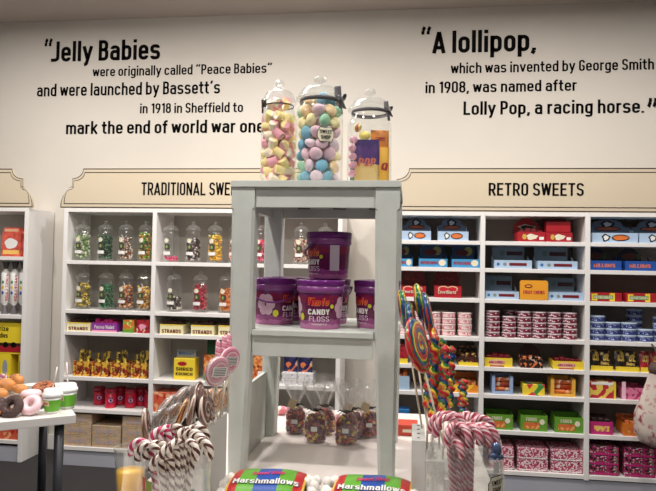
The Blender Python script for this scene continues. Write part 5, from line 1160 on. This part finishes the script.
# rainbow twist lollies
TW = [(429.5, 340, 408, 1.84, 'twisted rainbow lolly at the left of the twisted bunch'), (435.0, 334, 420, 1.78, 'long twisted rainbow lolly in the middle of the bunch'), (441.5, 338, 412, 1.85, 'twisted rainbow lolly behind the long one'), (445.5, 345, 415, 1.76, 'twisted rainbow lolly with large red top bulges'), (451.5, 346, 408, 1.84, 'twisted rainbow lolly at the right of the bunch'), (463, 379, 424, 1.74, 'short twisted rainbow lolly standing apart at the right')]
for k, (px, y0, y1, Y, lab) in enumerate(TW):
    A = atY(px, y0, Y); B = atY(px - (2 if k < 5 else 0), y1, Y); n = 64; t = thing('twist_lolly', lab, 'lollipop', (B.x, Y, B.z), 0, 'twisted rainbow lollies'); H_ = A.z - B.z; dx = A.x - B.x
    pts = [(dx * i / n + .0, 0, H_ * i / n) for i in range(n + 1)]; rad = [.0098 * (.85 + .55 * abs(math.sin(i / n * PI * 8))) * (1 if 1 < i < n - 1 else .6) for i in range(n + 1)]
    MB().tube(pts, rad, 12, bulge=(.14, 2, 22)).build('twisted_candy', S_rain2, t); MB().tube([(0, 0, 0), (0, 0, (.91 if px < 458 else .865) - B.z)], .0028, 8).build('paper_stick', M_stick, t)

# candy canes ----------------------------------------------------------
S_cb = stripe_mat('cane_brown', [((92, 48, 40), .42), ((232, 220, 206), .58)], 2, 46, .2); S_cr = stripe_mat('cane_pink', [((206, 46, 96), .5), ((244, 226, 226), .5)], 2, 46, .2); S_cp = stripe_mat('cane_dusky_pink', [((176, 62, 84), .32), ((222, 160, 170), .34), ((140, 46, 70), .12), ((230, 202, 200), .22)], 2, 40, .2)
def cane(base, top, hook_dir, hr, m, label, grp, r=.0075, arc=200):
    base, top = Vector(base), Vector(top); ax = (top - base).normalized(); hd = Vector(hook_dir); hd = (hd - ax * hd.dot(ax)).normalized()
    t = thing('candy_cane', label, 'candy cane', base, 0, grp); rel = top - base
    pts = [rel * (i / 12) for i in range(13)]
    for i in range(1, 15):
        a = math.radians(arc) * i / 14; pts.append(rel + hd * hr * (1 - math.cos(a)) + ax * hr * math.sin(a))
    MB().tube(pts, r, 12).build('cane_stick', m, t)
    # clear sleeve end
    MB().tube([pts[0] + ax * .002, rel * .25], r + .0012, 10, caps=False).build('clear_sleeve', M_cello, t)
    return t
def container(px, Y, r, h, label, z0=ZT):
    X = atY(px, 480, Y).x; t = thing('cane_jar', label, 'jar', (X, Y, z0 + .0004)); return t, X
# left jar: brown and white canes
tj, XJ = container(177, 1.5, .082, .2, 'clear jar with coloured print holding brown and white candy canes')
MB().lathe([(0, 0), (.076, 0), (.078, .004), (.08, .185), (.082, .19), (.082, .195), (.0785, .195), (.0765, .186), (.0745, .006), (0, .004)], 40).build('clear_wall', M_plas, tj)
cyl_patch(.0808, -1.05, -.72, .05, .17).build('red_print', mat('ink_salmon', (214, 100, 80), .5), tj); cyl_patch(.0809, -.70, -.42, .05, .168).build('green_print', mat('ink_moss', (140, 150, 60), .5), tj)
for a in (.25, .75): cyl_patch(.0808, a, a + .12, .09, .15).build('teal_print', mat('ink_teal', (90, 140, 120), .5), tj)
def top_at(px, py, Y): return atY(px, py, Y)
CL = [  # px,py of bend top; Y; hook direction; radius
    (149, 443, 1.44, (-1, -.1, 0), .027, 0, 'leftmost brown cane hooking left in front'), (158, 441, 1.46, (-1, -.5, 0), .026, 0, 'second brown cane hooking left'),
    (171, 443, 1.43, (-.6, -1, 0), .022, 0, 'brown cane hooking towards the camera, centre left'), (177, 440, 1.44, (-.3, -1, 0), .022, 0, 'brown cane hooking towards the camera, centre'), (163, 455, 1.43, (-1, -.6, 0), .024, 0, 'lowest brown cane at the front'),
    (183, 431, 1.52, (.5, .8, 0), .023, 0, 'brown cane at the back, hooking away'), (174, 427, 1.54, (.9, .3, 0), .024, 0, 'brown cane at the back beside the pink ones'), (188, 429, 1.53, (.9, -.3, 0), .024, 0, 'tall brown cane right of centre'),
    (194, 430, 1.50, (1, -.2, 0), .026, 0, 'brown cane hooking right over the rim'), (199, 433, 1.48, (1, -.4, 0), .027, 0, 'brown cane crossing to the right'), (204, 438, 1.46, (1, -.5, 0), .026, 0, 'brown cane furthest right'), (192, 440, 1.45, (1, -.7, 0), .025, 0, 'brown cane in front at the right'), (196, 427, 1.55, (1, .3, 0), .027, 0, 'brown cane at the back right'),
    (141, 439, 1.46, (-1, -.1, 0), .024, 1, 'red and white cane reaching out left over the cup'), (162, 428, 1.52, (-.7, -.7, 0), .022, 1, 'pink and white cane behind the brown ones, middle'), (169, 426, 1.54, (-.5, -.9, 0), .022, 1, 'pink and white cane behind the brown ones, right')]
for k, (px, py, Y, hd, hr, c, lab) in enumerate(CL):
    T = top_at(px, py, Y); a = 2 * PI * k / len(CL); rb = .055 if k % 2 else .035
    T = T + Vector((0, 0, -hr)); d = Vector(hd).normalized() * hr
    if k == 13: T = T + Vector((.0, 0, 0))
    base = (XJ + (T.x - d.x - XJ) * .5 + .018 * math.cos(a), 1.5 + max(-.045, min(.045, (Y - 1.49) * .9)) , ZT + .012)
    cane(base, (T.x - d.x if k == 13 else max(XJ - .058, min(XJ + .058, T.x - d.x)), T.y - d.y * .5, T.z), hd, hr, S_cr if c else S_cb, lab, 'brown and white candy canes' if not c else 'red and white candy canes among the brown')
# right jar: pink canes
tj2, XK = container(465, 1.5, .086, .3, 'clear jar with cream badge holding pink candy canes')
MB().lathe([(0, 0), (.080, 0), (.083, .004), (.086, .03), (.086, .235), (.080, .268), (.0795, .285), (.0765, .285), (.077, .266), (.083, .234), (.083, .03), (.0795, .006), (0, .005)], 40).build('clear_wall', M_plas, tj2)
plaque(tj2, .087, .80, .203, .052, .042)
cyl_patch(.0868, .68, .90, .230, .254).build('price_tag', M_lab, tj2)
MB().ball((.060, -.064, .282), .012, 2, (1, .5, 1.3)).ball((.064, -.062, .266), .009, 2, (1.5, .5, .8)).ball((.052, -.07, .268), .008, 2, (1.2, .5, 1)).build('blue_foil_bow', mat('foil_bluegrey', (110, 130, 170), .2, metal=.6), tj2)
CR = [(443, 413, 1.50, (-1, -.3, 0), .029, 'leftmost pink cane with a wide hook over the lolly stand'), (446, 416, 1.46, (-1, -.6, 0), .028, 'pink cane in front at the left'), (451, 414, 1.52, (-1, .2, 0), .029, 'pink cane behind the leftmost ones'), (452, 424, 1.44, (-.5, -1, 0), .026, 'pink cane hooking to the camera, left of centre'),
      (462, 424, 1.44, (.5, -1, 0), .026, 'pink cane hooking to the camera, centre'), (470, 424, 1.45, (.8, -.8, 0), .026, 'pink cane right of centre in front'), (477, 425, 1.46, (1, -.6, 0), .028, 'pink cane hooking right in front'), (483, 424, 1.47, (1, -.4, 0), .030, 'furthest right pink cane above the badge'),
      (466, 415, 1.55, (.6, .6, 0), .024, 'pink cane at the back, centre'), (474, 416, 1.55, (.8, .3, 0), .024, 'pink cane at the back, right of centre'), (482, 418, 1.54, (1, .1, 0), .024, 'pink cane at the back, far right'), (460, 418, 1.53, (.2, .9, 0), .024, 'pink cane at the back, left of centre'), (456, 440, 1.43, (.6, -1, 0), .022, 'short pink cane low at the front')]
for k, (px, py, Y, hd, hr, lab) in enumerate(CR):
    T = top_at(px, py, Y) + Vector((0, 0, -hr)); a = 2 * PI * k / len(CR); d = Vector(hd).normalized() * hr
    base = (XK + (T.x - d.x - XK) * .7 + .012 * math.cos(a), 1.5 + max(-.05, min(.05, (Y - 1.49) * .9)), ZT + .012)
    cane(base, (max(XK - .056, min(XK + .052, T.x - d.x)), T.y - d.y * .5, T.z), hd, hr, S_cp, lab, 'pink candy canes in the right jar', r=.0082)
# cup of orange juice
Y = 1.62; X = atY(130, 470, Y).x
t = thing('juice_cup', 'clear plastic cup half full of orange juice left of the canes', 'cup', (X, Y, ZT + .0004)); ht_ = atY(130, 447, Y).z - ZT
MB().lathe([(0, 0), (.027, 0), (.028, .002), (.0415, ht_ - .004), (.0435, ht_ - .003), (.0435, ht_), (.041, ht_), (.0395, ht_ - .006), (.0265, .004), (0, .004)], 36).build('cup_wall', M_glass3, t)
zj = atY(130, 470, Y).z - ZT; fr = lambda z: .0262 + (.0390 - .0262) * (z / (ht_ - .006))
MB().lathe([(0, .0045), (fr(.0045), .0045), (fr(zj), zj), (0, zj)], 32).build('orange_juice', mat('juice', (255, 190, 0), .15), t)

# white table with doughnuts
c0 = atZ(76, 415, ZT); u = Vector((-.8, -.6, 0)); v = Vector((-.6, .8, 0)); ang = math.atan2(.6, .8)
t = thing('serving_table', 'white table on round dark legs at the left edge of the picture', 'table', (c0.x, c0.y, 0), ang)   # local +x = -u, local +y = v
MB().box(-1.1, 0, 0, .80, ZT - .036, ZT, .003).build('tabletop', M_tbl, t)
for x, y in ((-.06, .05), (-.06, .68), (-1.0, .05), (-1.0, .68)): MB().tube([(x, y, 0), (x, y, ZT - .0365)], .0205, 20).build('leg', M_leg, t)
P0 = atZ(5, 400, ZT); PX, PY = -1.86, 2.82
t = thing('platter', 'oval silver platter holding doughnuts on the white table', 'platter', (0, 0, 0))
cpl = atZ(3, 402, ZT); t.location = (cpl.x, cpl.y, ZT + .0004)
pm = MB().lathe([(0, 0), (.70, 0), (.76, .01), (.93, .016), (.97, .02), (1.0, .018), (.93, .010), (.74, .002), (.7, .0)], 48)
for vv in pm.bm.verts: vv.co.x *= .27; vv.co.y *= .30
pm.build('platter_dish', mat('platter_silver', (196, 196, 190), .25, metal=.7), t)
zp = ZT + .012
def donut(px, py, kind, label, R_=.026, r=.0145, tilt=0, z=zp, lift=0):
    P = atZ(px, py, z + lift); t = thing('doughnut', label, 'doughnut', (P.x, P.y, z + lift), random.uniform(0, 3), 'doughnuts on the platter'); t.rotation_euler = (tilt, 0, 0)
    def tor(k, z0, z1):
        return lambda u_, v_: ((R_ + r * k * math.cos(z0 + (z1 - z0) * v_)) * math.cos(2 * PI * u_), (R_ + r * k * math.cos(z0 + (z1 - z0) * v_)) * math.sin(2 * PI * u_), r + r * k * math.sin(z0 + (z1 - z0) * v_))
    dough = mat('dough', (206, 138, 74), .7, var=.15, bscale=30); cols = {'choc': mat('choc_icing', (70, 44, 40), .4, var=.3, bscale=160, bump=.8), 'pink': mat('pink_icing', (238, 196, 204), .5), 'sugar': mat('sugared', (196, 120, 60), .8, var=.2, bscale=80, bump=.6), 'nut': mat('nut_glaze', (150, 84, 50), .6, var=.4, bscale=90, bump=1.0)}
    MB().grid(tor(1, 0, 2 * PI), 28, 14).build('dough_ring', dough, t); MB().grid(tor(1.06, -.25, PI + .25), 28, 10).build('icing' if kind in ('choc', 'pink') else 'sugar_coat', cols[kind], t)
    return t
def bun(px, py, label, z=zp, a=(.045, .03, .024), rz=0.0):
    P = atZ(px, py, z); t = thing('bun', label, 'bun', (P.x, P.y, z), rz, 'golden buns on the platter'); MB().ball((0, 0, a[2]), 1, 3, a).build('baked_crust', mat('crust', (206, 128, 60), .6, var=.22, bscale=20), t); MB().tube([(-a[0] * .6, 0, a[2] * 1.93), (0, 0, a[2] * 2.01), (a[0] * .6, 0, a[2] * 1.93)], .003, 6).build('split_seam', mat('crust_pale', (232, 178, 110), .7), t)
donut(14, 408.5, 'choc', 'chocolate iced doughnut facing the camera on the platter', .031, .0185, tilt=1.0, lift=.018); donut(33, 407, 'pink', 'pink iced doughnut right of the chocolate one', .029, .0175, tilt=.9, lift=.018)
donut(-3, 409, 'choc', 'chocolate doughnut cut by the left edge of the picture', .029, .0175, tilt=.7, lift=.015); donut(31, 397, 'pink', 'pink iced doughnut lying flat behind the pink standing one', .03, .016)
donut(44, 391.5, 'nut', 'large nut crusted doughnut at the back of the platter', .034, .020, tilt=.25); donut(3, 413, 'sugar', 'small golden doughnut at the front left of the platter', .02, .012)
bun(5, 391, 'golden bun at the back left of the platter', a=(.05, .034, .030), rz=.4); bun(20, 393.5, 'golden oval bun beside the nut crusted doughnut', a=(.042, .028, .022)); bun(17, 386, 'bun at the very back of the platter', a=(.045, .028, .03), rz=-.4); bun(0, 398, 'golden bun at the left edge of the picture', a=(.04, .028, .022))
t = thing('paper_napkin', 'white paper sheet lying at the back of the white table', 'paper', (0, 0, 0)); q = atZ(42, 384, ZT); t.location = (q.x + .03, q.y - .03, ZT + .0005); t.rotation_euler = (0, 0, .5); MB().grid(lambda a, b: ((a - .5) * .2, (b - .5) * .12, .0015 + .003 * math.sin(5 * a) * math.sin(4 * b + 1) ** 2), 10, 8).build('folded_sheet', M_white, t)
# green cups
M_cg = mat('cup_green', (104, 186, 40), .4)
def gcup(px, py, label, s=1.0, lean=.02):
    P = atZ(px, py, ZT); Y = P.y + .03; X = atY(px, py, Y).x; t = thing('paper_cup', label, 'cup', (X, Y, ZT + .0004), 0, 'green and white cups on the white table'); h = .085 * s; r0, r1 = .029 * s, .041 * s
    R = lambda z: r0 + (r1 - r0) * z / h
    MB().lathe([(0, 0), (R(0), 0), (R(h * .12), h * .12), (R(h), h), (0, h)], 32).build('cup_body', M_white, t); MB().lathe([(R(h * .12) + .0006, h * .12), (R(h * .72) + .0006, h * .72)], 32).build('green_band', M_cg, t)
    MB().lathe([(R(h) + .0008, h * .86), (R(h) + .0022, h * .88), (R(h) + .0022, h * 1.02), (R(h) - .003, h * 1.05), (R(h) - .005, h * 1.2), (R(h) - .009, h * 1.24), (0, h * 1.24)], 32).build('lid', mat('lid_white', (240, 238, 236), .3), t)
    MB().tube([(0, 0, h * 1.24), (lean * 1.0, 0, h * 1.24 + .095)], .003, 8).build('drinking_straw', mat('straw_pale', (236, 220, 222), .4), t)
    f = wrap(lambda z: R(z) , -.35, .0012); b = MB(); b.grid(lambda a, c: f(-.018 + .036 * a, h * .42 + h * .26 * c, 0), 6, 2); HOST[t.name] = (b.build('label_patch', mat('patch_peach', (236, 200, 160), .5), t), None)
    text_part('label_lettering', 'FRESH', -.014, .014, h * .47, h * .60, wrap(lambda z: R(z), -.35, .0018), mat('ink_rustred', (190, 80, 50), .5), t, .04)
gcup(52, 414.5, 'green and white paper cup at the front, beside the platter', 1.0, .018); gcup(67, 409.5, 'green and white paper cup behind, with its straw leaning left', 1.05, -.008)
